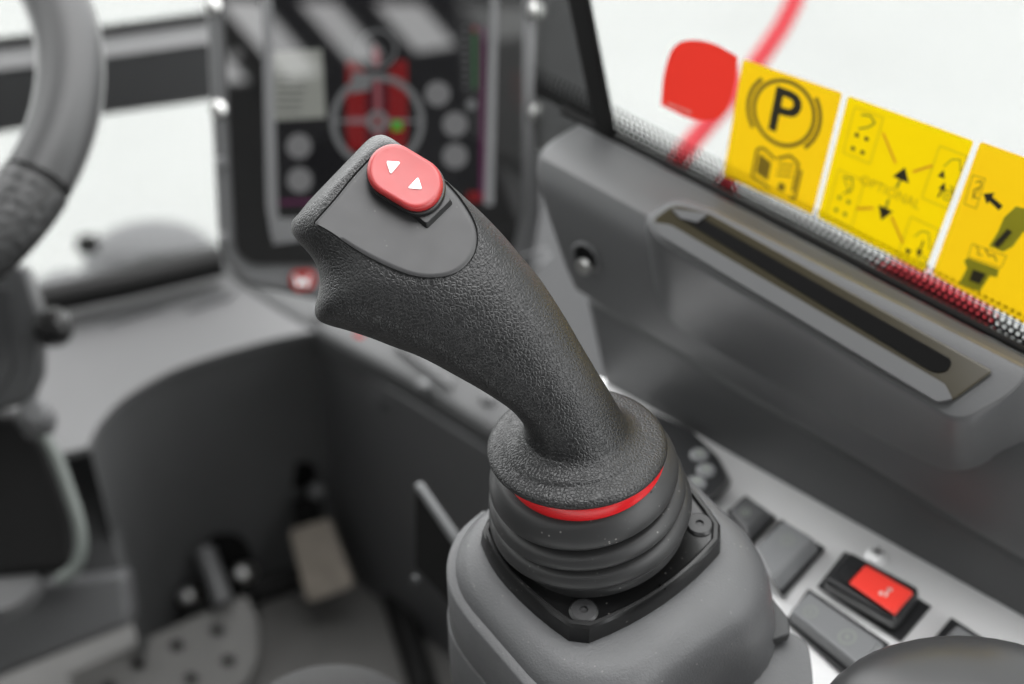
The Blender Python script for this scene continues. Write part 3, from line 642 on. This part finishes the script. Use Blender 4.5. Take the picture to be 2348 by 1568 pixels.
for a, b in ((-31.5, -30.5), (-28.5, 33), ):
    c = pod(a, b, .5)
    s = lathe('screw', [(6.0, -.2), (6.0, .9), (5.4, 1.5), (2.6, 1.7), (2.2, .6), (0, .6)] and [(.0053, -.0002), (.0053, .0008), (.0048, .0013), (.0017, .0014), (.0014, .0003), (0, .0002)], c, NP, M['panel'], plate, seg=32)
    lathe('screw_rim', [(.0058, 0), (.0058, .0004), (.0053, .0008), (.0053, 0)], c, NP, M['plate'], plate, seg=32)
for k, (a, b) in enumerate(((-42.6, 1.0), (1.0, 42.6))):      # moulding split in the plate edge
    d = (E2, E1)[k]; nrm = (-E1, E2)[k]; c = pod(a, b, -3)
    prism('split_line', [c + d * .00035 + nrm * .0019 - NP * .004, c - d * .00035 + nrm * .0019 - NP * .004, c - d * .00035 + nrm * .0009 + NP * .0048, c + d * .00035 + nrm * .0009 + NP * .0048], -nrm * .003, M['slot'], plate, bevel=0)
# ---- collar disc, red ring, boot
D0 = .55; S = D0 / FPX
DC = at(1322, 1012, D0); DN = Ve((-.055, .02, 1)).normalized()
def px(prof, k=S): return [(r * k, h * k) for r, h in prof]
BA = (DC - B).normalized(); BL = (DC - B).length
KB = .591 / FPX
bprof = [(150, 219), (176, 215), (188, 207), (198, 193), (205, 179), (208, 167), (207, 159), (201, 154), (184, 151), (168, 146), (168, 136), (194, 135), (207, 130), (215, 120), (219, 110), (218, 103), (212, 98), (194, 95), (178, 91), (178, 85), (202, 84), (216, 79), (224, 68), (228, 56), (227, 48), (221, 42), (205, 39), (194, 36), (194, 27), (206, 24), (211, 14), (212, 0)]
bp = spline(bprof, 4)
lathe('rubber_boot', px(bp, KB), B, BA, M['rubber'], joy, seg=96, ang=80)
rg = lathe('red_ring', px([(150, -24), (183, -24), (186, -32), (186, -54), (184, -68), (178, -76), (150, -82)]), DC + RT_ * (13 * S) - DN * (3 * S), (DN * .5 + BA * .5).normalized(), M['redring'], joy, seg=96, ang=40)
nx_ = Ve((math.cos(R_(-38)), math.sin(R_(-38)), 0))
lathe('notch', [(.0007, -.001), (.0007, .0006), (0, .0006)], DC + RT_ * (13 * S) + nx_ * (186.3 * S) - DN * (50 * S), nx_, M['slot'], rg, seg=12)
dprof = spline([(0, 16), (110, 15), (150, 11), (178, 6), (194, 2), (203, -4), (207, -11), (206, -18), (200, -24), (187, -27), (150, -27), (0, -27)], 3)
lathe('collar', px(dprof), DC, DN, M['leather'], joy, seg=128, ang=80)

# ---- grip: sections from collar to thumb end, each between its two edges
TW = -FW_
def gpt(x, y, c): return at(x, y, D0 - c * S)
PLN = (RT_ * .12 + UP_ * .33 + TW * .93).normalized(); PL0 = gpt(900, 500, 160)
def plc(x, y): return (D0 - (pl(x, y, PL0, PLN) - CAM).dot(FW_)) / S
secs = []                                        # Lx Ly Rx Ry cmid hf hb tilt(1 = horizontal section)
for r, up in ((184, -10), (165, 8), (149, 13), (135, 19), (125, 27), (118, 37)):
    cx, cy = 1322 - up * .06, 1012 - .788 * up
    secs.append((cx - r, cy + r * .045, cx + r, cy - r * .055, .616 * up, r * .98, r * .98, 1.0))
secs += [(1199, 964, 1420, 946, 36, 110, 104, .92), (1186, 945, 1407, 922, 45, 107, 99, .78), (1163, 925, 1395, 899, 50, 106, 96, .6), (1127, 903, 1382, 876, 54, 108, 95, .45),
         (1085, 880, 1370, 856, 54, 111, 94, .32), (1040, 857, 1354, 828, 54, 115, 93, .2), (996, 834, 1331, 789, 54, 120, 92, .1), (951, 813, 1301, 737, 53, 126, 92, 0), (899, 794, 1264, 678, 52, 133, 92, 0),
         (850, 775, 1227, 625, 51, 139, 92, 0), (798, 758, 1189, 581, 50, 144, 92, 0), (752, 745, 1158, 544, 50, 148, 92, 0), (728, 732, 1128, 512, 50, 150, 92, 0), (721, 710, 1100, 484, 50, 151, 92, 0),
         (728, 678, 1075, 461, 50, 151, 92, 0), (733, 648, 1047, 436, 50, 151, 92, 0), (729, 618, 1018, 410, 50, 150, 92, 0), (716, 592, 988, 384, 50, 148, 91, 0), (697, 569, 959, 361, 50, 145, 90, 0),
         (679, 549, 934, 343, 49, 138, 86, 0), (668, 529, 912, 327, 46, 122, 78, 0), (669, 508, 893, 315, 43, 98, 64, 0), (685, 489, 874, 309, 38, 64, 44, 0), (700, 470, 853, 314, 34, 30, 22, 0), (712, 456, 836, 327, 32, 6, 5, 0)]
def smin(a, b, k):
    h = max(k - abs(a - b), 0) / k; return min(a, b) - h * h * k * .25
gs = spline(secs, 4); NG = 88; rings = []
for (lx, ly, rx, ry, cm, hf, hb, ti) in gs:
    ring = []
    mx_, my_ = (lx + rx) / 2, (ly + ry) / 2; hx_, hy_ = (rx - lx) / 2, (ry - ly) / 2
    pw = 2.0 + .35 * (1 - ti)
    for i in range(NG):
        a = 2 * math.pi * i / NG; ca, sa = math.cos(a), math.sin(a)
        s = math.copysign(abs(ca) ** (2 / pw), ca); d = math.copysign(abs(sa) ** (2 / pw), sa)
        dl = d * (hf if d > 0 else hb)
        x = mx_ + hx_ * s; y = my_ + hy_ * s + .616 * ti * dl; c = cm + dl * (1 - ti * .212)
        if ti < .3 and d > 0:
            c = smin(c, plc(x, y), 14)
        ring.append(gpt(x, y, c))
    rings.append(ring)
v, f = loft(rings); grip = mk('grip', v, f, M['leather'], joy, ang=80)
# ---- thumb panel
def onpl(x, y, o): return pl(x, y, PL0 + PLN * o, PLN)
upx = [(1025, 424), (1051, 454), (1078, 495), (1091, 528), (1092, 558), (1085, 584), (1066, 610), (1040, 627), (1010, 635), (973, 636), (936, 629), (891, 612), (839, 586), (794, 558), (757, 532), (722, 512)]
up2 = spline(upx, 4)[:-1] + [(723, 514), (722, 511), (724, 508)] + spline([(727, 505), (772, 454), (805, 413), (839, 376), (872, 345)], 4) + [(878, 340), (886, 338), (893, 340)] + spline([(900, 345), (940, 366), (985, 394), (1025, 424)], 4)[:-1]
ucx, ucy = sum(p[0] for p in up2) / len(up2), sum(p[1] for p in up2) / len(up2)
def grow(k): 
    out = []
    for x, y in up2:
        d = math.hypot(x - ucx, y - ucy); out.append((x + (x - ucx) / d * k, y + (y - ucy) / d * k))
    return out
prism('panel_gap', [onpl(x, y, -.001) for x, y in grow(2.4)], PLN * .00125, M['slot'], joy, bevel=0)
tp = [[onpl(x, y, -.001) for x, y in up2], [onpl(x, y, .00035) for x, y in up2], [onpl(x, y, .00062) for x, y in grow(-2.5)], [onpl(x, y, .0006) for x, y in grow(-12)]]
v, f = loft(tp); tpanel = mk('thumb_panel', v, f, M['panel'], joy, ang=50)
# ---- red rocker button
def stad(c1, c2, r, o, n=20):
    a = math.atan2(c2[1] - c1[1], c2[0] - c1[0]); out = []
    for i in range(n + 1):
        t = a - math.pi / 2 + math.pi * i / n; out.append(onpl(c2[0] + r * math.cos(t), c2[1] + r * math.sin(t), o))
    for i in range(n + 1):
        t = a + math.pi / 2 + math.pi * i / n; out.append(onpl(c1[0] + r * math.cos(t), c1[1] + r * math.sin(t), o))
    return out
pedb = rpoly([(979, 526), (1040, 466), (985, 418), (880, 440)], [6, 8, 10, 10], 4); pedt = rpoly([(977, 512), (1034, 457), (985, 415), (890, 440)], [6, 8, 10, 10], 4)
v, f = loft([[onpl(x, y, .0005) for x, y in pedb], [onpl(x, y, .0030) for x, y in pedt]]); mk('button_mount', v, f, M['black'], joy, bevel=.0006)
mm = .001
rimb = [stad((904, 404), (960, 440), 52, 1.0 * mm), stad((904, 402), (960, 437), 58, 2.2 * mm), stad((903, 399), (960, 434), 62, 3.2 * mm), stad((902, 396), (959, 430), 62.5, 4.4 * mm), stad((902, 394), (958, 428), 61, 5.0 * mm), stad((902, 394), (958, 428), 50, 5.0 * mm)]
v, f = loft(rimb); mk('button_rim', v, f, M['black'], joy, ang=50)
btn = [stad((902, 394), (957, 427), 58, 4.9 * mm), stad((901, 392), (956, 425), 60, 5.4 * mm), stad((901.5, 390.5), (955.5, 423), 60, 6.2 * mm), stad((902.5, 389), (955, 420.5), 58.5, 7.4 * mm), stad((903.5, 388), (954.3, 418.5), 56, 8.1 * mm), stad((904.5, 388), (953.7, 417), 53, 8.35 * mm), stad((905, 388), (953, 416.5), 49, 8.3 * mm), stad((912, 392), (946, 412), 20, 8.1 * mm)]
v, f = loft(btn); button = mk('rocker_button', v, f, M['redbtn'], joy, ang=80)
for tri in (((885, 369), (919, 371.5), (895, 400)), ((958.5, 405.5), (967.5, 434.5), (934, 431.5))):
    t2 = rpoly(tri, 6, 4)
    prism('arrow_mark', [onpl(x, y, 8.25 * mm) for x, y in t2], PLN * .0002, M['white'], button, bevel=0)
# ---- thin plate left of the console
spn = empty('side_plate', at(1000, 1330, .80), 'thin black upright plate with a pale edge left of the joystick console', 'plate')
PV = at(1000, 1230, .80)
def onv(x, y): return pl(x, y, PV, (WN + Ve((0, 0, .15))).normalized())
prism('face', [onv(x, y) for x, y in ((950, 1122), (1045, 1262), (1060, 1420), (950, 1300))], -WN * .003, M['seal'], spn, bevel=.001)
prism('pale_edge', [onv(x, y) + WN * .001 for x, y in ((950, 1112), (960, 1109), (1056, 1246), (1046, 1256))], -WN * .004, M['switch'], spn, bevel=.001)
lathe('bolt', [(.004, 0), (.004, .003), (0, .004)], onv(958, 1330), WN, M['trimdark'], spn, seg=16)

# ================================================================== MONITOR
MD = .98
MP = at(860, 300, MD); MN = (CAM - MP).normalized(); MN = (MN + Ve((.05, 0, -.02))).normalized()
def onm(x, y, o=0.0): return pl(x, y, MP + MN * o, MN)
mon = empty('cab_monitor', onm(860, 640, -.02), 'tall cab monitor in a riveted grey housing showing a red machine diagram', 'monitor')
house = [(466, -90), (1262, -90), (1258, 480), (1235, 640), (1190, 780), (560, 655), (512, 600), (500, 560)]
prism('housing', [onm(*p) for p in house], -MN * .05, M['housing'], mon, bevel=.006, seg=3)
bz = rpoly([(506, -70), (1203, -70), (1198, 470), (1168, 600), (575, 606), (540, 575)], [4, 4, 10, 30, 20, 30], 4)
prism('bezel', [onm(x, y, .0005) for x, y in bz], MN * .003, M['bezel'], mon, bevel=.001)
def strip(name, pts, m, o, th=.001, par=mon): return prism(name, [onm(x, y, o) for x, y in pts], MN * th, m, par, bevel=0)
strip('frame_edge', [(598, -70), (622, -70), (636, 470), (640, 545), (622, 545), (610, 470)], M['housing'], .004)
strip('frame_edge', [(1128, -70), (1142, -70), (1130, 470), (1110, 470)], M['housing'], .004)
strip('frame_edge', [(622, 500), (720, 500), (720, 548), (626, 560)], M['housing'], .0036)
scr = prism('display', [onm(x, y, .0036) for x, y in ((624, -65), (1126, -65), (1110, 468), (638, 472))], MN * .0008, M['d_black'], mon, bevel=0)
def P2(o): return Print(lambda x, y: onm(x, y, .0046 + o))
p = P2(0); p.poly([(626, 118), (738, 112), (747, 270), (630, 276)]); p.build('menu_graphic', M['d_beige'], scr)
p = P2(.0003)
for i in range(6): p.poly([(635, 172 + i * 16), (665 + (i * 37) % 40, 172 + i * 16), (665 + (i * 37) % 40, 176 + i * 16), (635, 176 + i * 16)])
p.build('menu_text_graphic', M['d_line'], scr)
p = P2(.0); p.poly([(793, 138), (812, 140), (838, 162), (838, 345), (800, 345), (793, 300)]); p.poly([(890, 162), (915, 136), (934, 140), (934, 300), (926, 350), (890, 350)]); p.build('machine_graphic', M['d_red'], scr); p = P2(-.0002); p.poly([(838, 190), (890, 190), (890, 345), (838, 345)]); p.build('machine_body_graphic', emis('display_dark_red', (.09, .004, .012), .5), scr)
p = P2(.0002); p.poly([(858, 170), (872, 170), (876, 345), (860, 345)]); p.poly([(800, 268), (850, 268), (850, 284), (800, 284)]); p.poly([(860, 100), (872, 125), (868, 158), (858, 158), (852, 125)]); p.build('boom_graphic', M['d_pink'], scr)
p = P2(.0004); p.arc((865, 278), 101, 15, 0, 360, 1.0, 60); p.arc((865, 112), 42, 6, 0, 360, 1.0, 36); p.poly([(756, 274), (970, 274), (970, 281), (756, 281)])
p.poly([(806, 165), (850, 168), (850, 205), (806, 215)])
p.arc((865, 278), 18, 14, 0, 360); p.build('level_ring_graphic', M['d_ring'], scr)
p = P2(.0008); p.disc((865, 278), 9); p.build('centre_dot_graphic', M['d_red'], scr)
p = P2(.0008); p.poly([(899, 278), (921, 278), (921, 299), (899, 299)]); p.build('green_square_graphic', M['d_green'], scr)
for x, y in ((685, 335), (687, 413), (1003, 215), (1043, 285), (1043, 358)):
    p = P2(.0); p.disc((x, y), 29); k = p.build('soft_key_graphic', M['d_btn'], scr)
p = P2(0); p.poly([(1083, 60), (1093, 60), (1093, 72), (1083, 72)]); p.build('gauge_graphic', M['d_red'], scr)
M['d_gauge'] = emis('display_dull_green', (.03, .15, .045), .5)
p = P2(0); p.poly([(1083, 76), (1092, 76), (1093, 205), (1085, 205)]); p.build('gauge_graphic', M['d_gauge'], scr)
p = P2(0)
for i in range(9): p.poly([(1060, 62 + i * 17), (1070, 62 + i * 17), (1070, 66 + i * 17), (1060, 66 + i * 17)])
p.disc((1080, 240), 12); p.build('gauge_scale_graphic', M['d_ring'], scr)
p = P2(0); p.poly([(1104, 60), (1112, 60), (1110, 462), (1100, 462)]); p.build('border_graphic', M['d_purple'], scr); p = P2(0); p.poly([(640, 460), (740, 458), (740, 466), (640, 468)]); p.build('border_graphic', M['d_purple'], scr)
p = P2(.0002); p.poly([(1072, 440), (1104, 440), (1104, 462), (1072, 462)]); p.build('border_graphic', M['d_red'], scr)
for x, y in ((488, 12), (500, 249), (1228, 25), (1232, 258), (506, 372), (514, 545)):
    big = y < 300
    lathe('rivet', [(.0058 if big else .004, 0), (.0055 if big else .0038, .003), (.003, .005), (0, .0056)], onm(x, y, .0005), MN, M['steel'] if big else M['housing'], mon, seg=20)
lathe('camera_dot', [(.0055, .004), (.0055, .0046), (0, .0046)], onm(544, 124), MN, M['d_line'], mon, seg=18)
# small red badge on the housing below the screen
bd = rpoly([(668, 622), (712, 618), (724, 632), (718, 664), (676, 668), (664, 650)], 12, 4)
badge = prism('badge', [onm(x, y, .0006) for x, y in bd], MN * .001, M['redtag'], mon, bevel=0)
p = Print(lambda x, y: onm(x, y, .0019)); p.path([(678, 632), (684, 656), (693, 640), (702, 656), (708, 632)], 5); p.build('badge_print', M['white'], badge)
bd = prism('badge', [onm(x, y, .0006) for x, y in ((812, 762), (834, 766), (830, 776), (812, 772))], MN * .001, M['redtag'], mon, bevel=0)
# cable at the right of the monitor
tube('cable', [at(1190, 590, .93), at(1225, 578, .92), at(1255, 572, .925)], .0011, M['housing'], mon, seg=8)
tube('cable', [at(1215, 635, .93), at(1240, 605, .92), at(1262, 582, .925)], .0011, M['housing'], mon, seg=8)

# ================================================================== FRONT BAR, FRONT WINDOWS, OUTSIDE AT THE LEFT
def on_bar(x, y, d=1.25): return pl(x, y, at(350, 150, d), Ve((.25, -1, .0)).normalized())
br = empty('front_crossbar', on_bar(350, 260), 'grey crossbar between the upper and lower front windows', 'bar')
prism('face', [on_bar(x, y) for x, y in ((-200, 180), (230, 128), (520, 88), (520, 230), (232, 270), (-200, 345))], Ve((0, .04, 0)), M['trimdark'], br, bevel=.006)
b0 = [on_bar(x, y) for x, y in ((-200, 182), (230, 130), (520, 90))]
v, f = loft([[p + Ve((0, -.002, 0)) for p in b0] , [p + Ve((0, .004, .004)) for p in b0], [p + Ve((0, .012, .007)) for p in b0], [p + Ve((0, .026, .007)) for p in b0], [p + Ve((0, .026, -.02)) for p in b0]], closed=False)
mk('top_roll', v, f, M['shelf'], br, ang=70)
tube('seal', [p + Ve((0, .030, .010)) for p in b0], .005, M['seal'], br, seg=10)
fwn = prism('front_window', [on_bar(x, y, 1.32) for x, y in ((-300, 800), (560, 700), (560, -400), (-300, -400))], Ve((0, .004, 0)), M['glass'], bevel=0)
tag(fwn, 'front windscreen glass behind the steering wheel', 'window')
sealf = tube('window_seal', [hz(x, y, SHZ + .02) for x, y in ((95, 690), (300, 648), (505, 600))], .012, M['seal'], seg=10)
tag(sealf, 'black rubber seal along the front window above the shelf', 'seal')
ex = empty('machine_arm', at(340, 560, 1.75), 'pale rounded part of the machine outside the lower front window', 'machine part')
def dome(name, c, rx, ry, rz, m, par, n=28):
    rings = []
    for i in range(9):
        t = math.pi / 2 * i / 8
        rings.append([c + Ve((rx * math.cos(a) * math.cos(t), ry * math.sin(a) * math.cos(t), rz * math.sin(t))) for a in [2 * math.pi * j / n for j in range(n)]])
    v, f = loft(rings, caps=True); return mk(name, v, f, m, par, ang=80)
dome('hood', at(350, 612, 1.8), .088, .07, .055, M['exterior'], ex)
prism('arm', [at(x, y, 1.72) for x, y in ((235, 650), (262, 606), (330, 582), (520, 556), (520, 640))], FW_ * .03, M['trim'], ex, bevel=.02, seg=3)
lathe('pin', [(.012, -.01), (.012, .01), (0, .012)], at(200, 560, 1.72), Ve((-1, -.7, .3)), M['seal'], ex, seg=16)
dome('fender', at(150, 690, 1.7), .05, .05, .03, M['exterior'], ex)
# ================================================================== STEERING WHEEL
el = R_(60); WNl = Ve((0, -math.cos(el), math.sin(el))); wp0 = at(150, 180, .88)
import statistics
cpx = [(129, 0), (149, 61), (160, 112), (161.5, 175), (154, 240), (136, 300), (122, 350), (104, 385), (55, 455), (22, 505)]
wx, wy, wn_ = frame(WNl)
q = [pl(x, y, wp0, WNl) - wp0 for x, y in cpx]; X = [a.dot(wx) for a in q]; Y = [a.dot(wy) for a in q]
def solve3(A, b):
    m = Matrix(A); return m.inverted() @ Ve(b)
n_ = len(X); sx_, sy_ = sum(X), sum(Y); sxx = sum(a * a for a in X); syy = sum(a * a for a in Y); sxy = sum(a * b for a, b in zip(X, Y)); z_ = [a * a + b * b for a, b in zip(X, Y)]
sol = solve3(((2 * sxx, 2 * sxy, sx_), (2 * sxy, 2 * syy, sy_), (2 * sx_, 2 * sy_, n_)), (sum(a * c for a, c in zip(X, z_)), sum(a * c for a, c in zip(Y, z_)), sum(z_)))
wr = math.sqrt(sol[2] + sol[0] ** 2 + sol[1] ** 2); WC = wp0 + wx * sol[0] + wy * sol[1]
def wpt(a): return WC + (wx * math.cos(a) + wy * math.sin(a)) * wr
sp_ = pl(85, 417, wp0, WNl) - WC; a_s = math.atan2(sp_.dot(wy), sp_.dot(wx))
TR = 77 * .88 / FPX
whl = empty('steering_wheel', WC - WNl * .05, 'grey leather steering wheel rim with a dimpled lower grip', 'steering wheel')
g0 = .012
tube('rim', [wpt(a_s + g0 + i / 60 * 4.4) for i in range(61)], TR, M['rim'], whl, seg=32)
tube('dimpled_grip', [wpt(a_s - g0 - i / 40 * (2 * math.pi - 4.4 - 2 * g0)) for i in range(41)], TR * 1.04, M['sleeve'], whl, seg=32)
tube('seam', [wpt(a_s + (i - 2) / 2 * g0 * 1.1) for i in range(5)], TR * .93, M['seal'], whl, seg=32)
tube('spoke', [wpt(a_s + 2.2), WC + (wpt(a_s + 2.2) - WC) * .3 - WNl * .03], .014, M['rim'], whl, seg=16)
tube('spoke', [wpt(a_s - .9), WC + (wpt(a_s - .9) - WC) * .3 - WNl * .03], .014, M['rim'], whl, seg=16)
lathe('hub', [(.05, -.05), (.055, -.02), (.045, -.008), (0, -.004)], WC, WNl, M['trimdark'], whl, seg=32)
# ---- steering column and levers
col = empty('steering_column', at(0, 1300, 1.0), 'dark steering column cover at the left edge', 'steering column')
prism('cover', [at(x, y, .98) for x, y in ((-160, 560), (58, 610), (92, 720), (88, 860), (60, 925), (-160, 980))], FW_ * .02, M['trimdark'], col, bevel=.005, seg=3)
prism('recess', [at(x, y, .978) for x, y in ((-160, 640), (25, 660), (30, 840), (0, 905), (-160, 960))], FW_ * .004, M['switchdark'], col, bevel=.001)
prism('shroud', [at(x, y, 1.02) for x, y in ((-160, 940), (45, 945), (110, 1030), (165, 1180), (170, 1310), (-160, 1345))], FW_ * .03, M['seal'], col, bevel=.008, seg=3)
prism('foot_cover', [at(x, y, 1.08) for x, y in ((-160, 1370), (140, 1330), (285, 1310), (298, 1425), (285, 1440), (60, 1530), (-160, 1620))], FW_ * .03, M['trim'], col, bevel=.008, seg=3)
lathe('highlight_ring', [(.024, -.01), (.030, .0), (.026, .008), (.015, .008)], at(10, 1335, 1.03), Ve((0, -.3, 1)), M['shelf'], col, seg=32)  # pale ring added in place of a blurred highlight at the column foot
prism('side_cover', [at(x, y, 1.115) for x, y in ((60, 960), (175, 985), (212, 1035), (246, 1150), (306, 1400), (120, 1440), (60, 1300))], FW_ * .02, M['foot'], col, bevel=.004)
kn = lathe('lever_knob', [(0, -.016), (.009, -.014), (.013, -.006), (.0135, .004), (.012, .011), (.006, .0145), (0, .015)], at(124, 752, .97), Ve((.2, -.7, .6)), mat('gloss_black_knob', (.004, .004, .004), .22, spec=.35), seg=28); tag(kn, 'glossy black lever knob at the front edge of the shelf', 'knob')
prism('stalk', [at(x, y, .985) for x, y in ((60, 735), (115, 735), (115, 775), (60, 775))], FW_ * .01, M['plate'], kn, bevel=.002) if False else None
lv = empty('tilt_lever', at(150, 1320, 1.0), 'pale metal lever hanging from the steering column', 'lever')
tube('handle', [at(x, y, 1.0) for x, y in spline([(92, 985), (125, 1040), (155, 1120), (178, 1190), (186, 1250), (172, 1300), (135, 1330)], 5)], .0048, M['greenrod'], lv, seg=14)
lathe('pivot', [(.008, -.01), (.011, -.005), (.011, .004), (.007, .008), (0, .009)], at(82, 950, .985), Ve((.1, -.6, .8)), M['housing'], lv, seg=20)
prism('clamp', [at(x, y, .995) for x, y in ((28, 965), (70, 925), (122, 950), (118, 995), (60, 1010))], FW_ * .012, M['trim'], lv, bevel=.003)
# ---- pedals
pd = empty('brake_pedal', hz(420, 1480, .0), 'wide grey brake pedal plate with star-shaped holes', 'pedal')
PDN = Ve((.1, -.55, .83)).normalized(); PDP = at(420, 1460, 1.22)
def onpd(x, y, o=0.): return pl(x, y, PDP + PDN * o, PDN)
prism('plate', [onpd(*p) for p in rpoly([(150, 1545), (565, 1362), (590, 1420), (592, 1510), (560, 1580), (200, 1640)], [10, 20, 10, 30, 30, 20], 4)], -PDN * .006, M['pedal'], pd, bevel=.002)
for x, y in ((498, 1445), (405, 1480), (316, 1523), (523, 1515), (438, 1556), (250, 1575)):
    pts = []
    for i in range(12):
        a = 2 * math.pi * i / 12; rr = 22 if i % 2 == 0 else 12; pts.append((x + rr * math.cos(a), y + rr * .8 * math.sin(a)))
    prism('star_hole', [onpd(*q_, .0004) for q_ in pts], PDN * .0006, M['slot'], pd, bevel=0)
tube('arm', [at(468, 1262, 1.235), at(490, 1320, 1.225), at(512, 1385, 1.215)], .0095, M['trim'], pd, seg=12)
lathe('boss', [(.035, -.01), (.035, .004), (.028, .008), (0, .008)], at(485, 1295, 1.262), Ve((0, -.95, .2)), M['slot'], pd, seg=28)
for x, y in ((557, 1314), (433, 1366)):
    lathe('bolt', [(.0085, -.02), (.0085, .004), (.005, .009), (0, .010)], at(x, y, 1.235), Ve((0, -.7, .7)), M['steel'], pd, seg=18)
ac = empty('accelerator_pedal', hz(740, 1370, 0), 'small tan dusty accelerator pedal on a black arm', 'pedal')
APN = Ve((-.15, -.75, .6)).normalized(); APP = at(735, 1290, 1.24)
prism('pad', [pl(*p, APP, APN) for p in rpoly([(660, 1216), (752, 1188), (810, 1345), (704, 1384)], 14, 4)], -APN * .01, M['pedaltan'], ac, bevel=.003)
prism('arm', [at(x, y, 1.25) for x, y in ((668, 1150), (722, 1135), (735, 1215), (676, 1225))], FW_ * .02, M['slot'], ac, bevel=.003)
# ---- near things at the lower edge
st_ = empty('seat', at(750, 1750, .75), 'grey fabric seat cushion edge at the bottom of the picture', 'seat')
c = at(755, 1722, .72); dome('cushion', c, .052, .05, .030, M['fabric'], st_)
v, f = loft([[c + Ve((k * .052 * math.cos(a), k * .05 * math.sin(a), z)) for a in [2 * math.pi * j / 28 for j in range(28)]] for k, z in ((1, -.0002), (1.02, -.05), (.8, -.08), (.8, .002 - c.z))]); mk('seat_base', v, f, M['foot'], st_, ang=50)
M['knob'] = mat('satin_black_knob', (.030, .030, .031), .34, var=.1)
kd = empty('black_knob', at(2190, 1800, .50), 'smooth rounded black knob in the lower right corner', 'knob')
dome('cap', at(2222, 1684, .505), .055, .038, .029, M['knob'], kd, 40)
kc = at(2222, 1684, .505)
v, f = loft([[kc + Ve((.055 * math.cos(a), .038 * math.sin(a), z)) for a in [2 * math.pi * j / 40 for j in range(40)]] for z in (-.0002, min(-.02, ZS + .0005 - kc.z))]); mk('base', v, f, M['knob'], kd, ang=50)
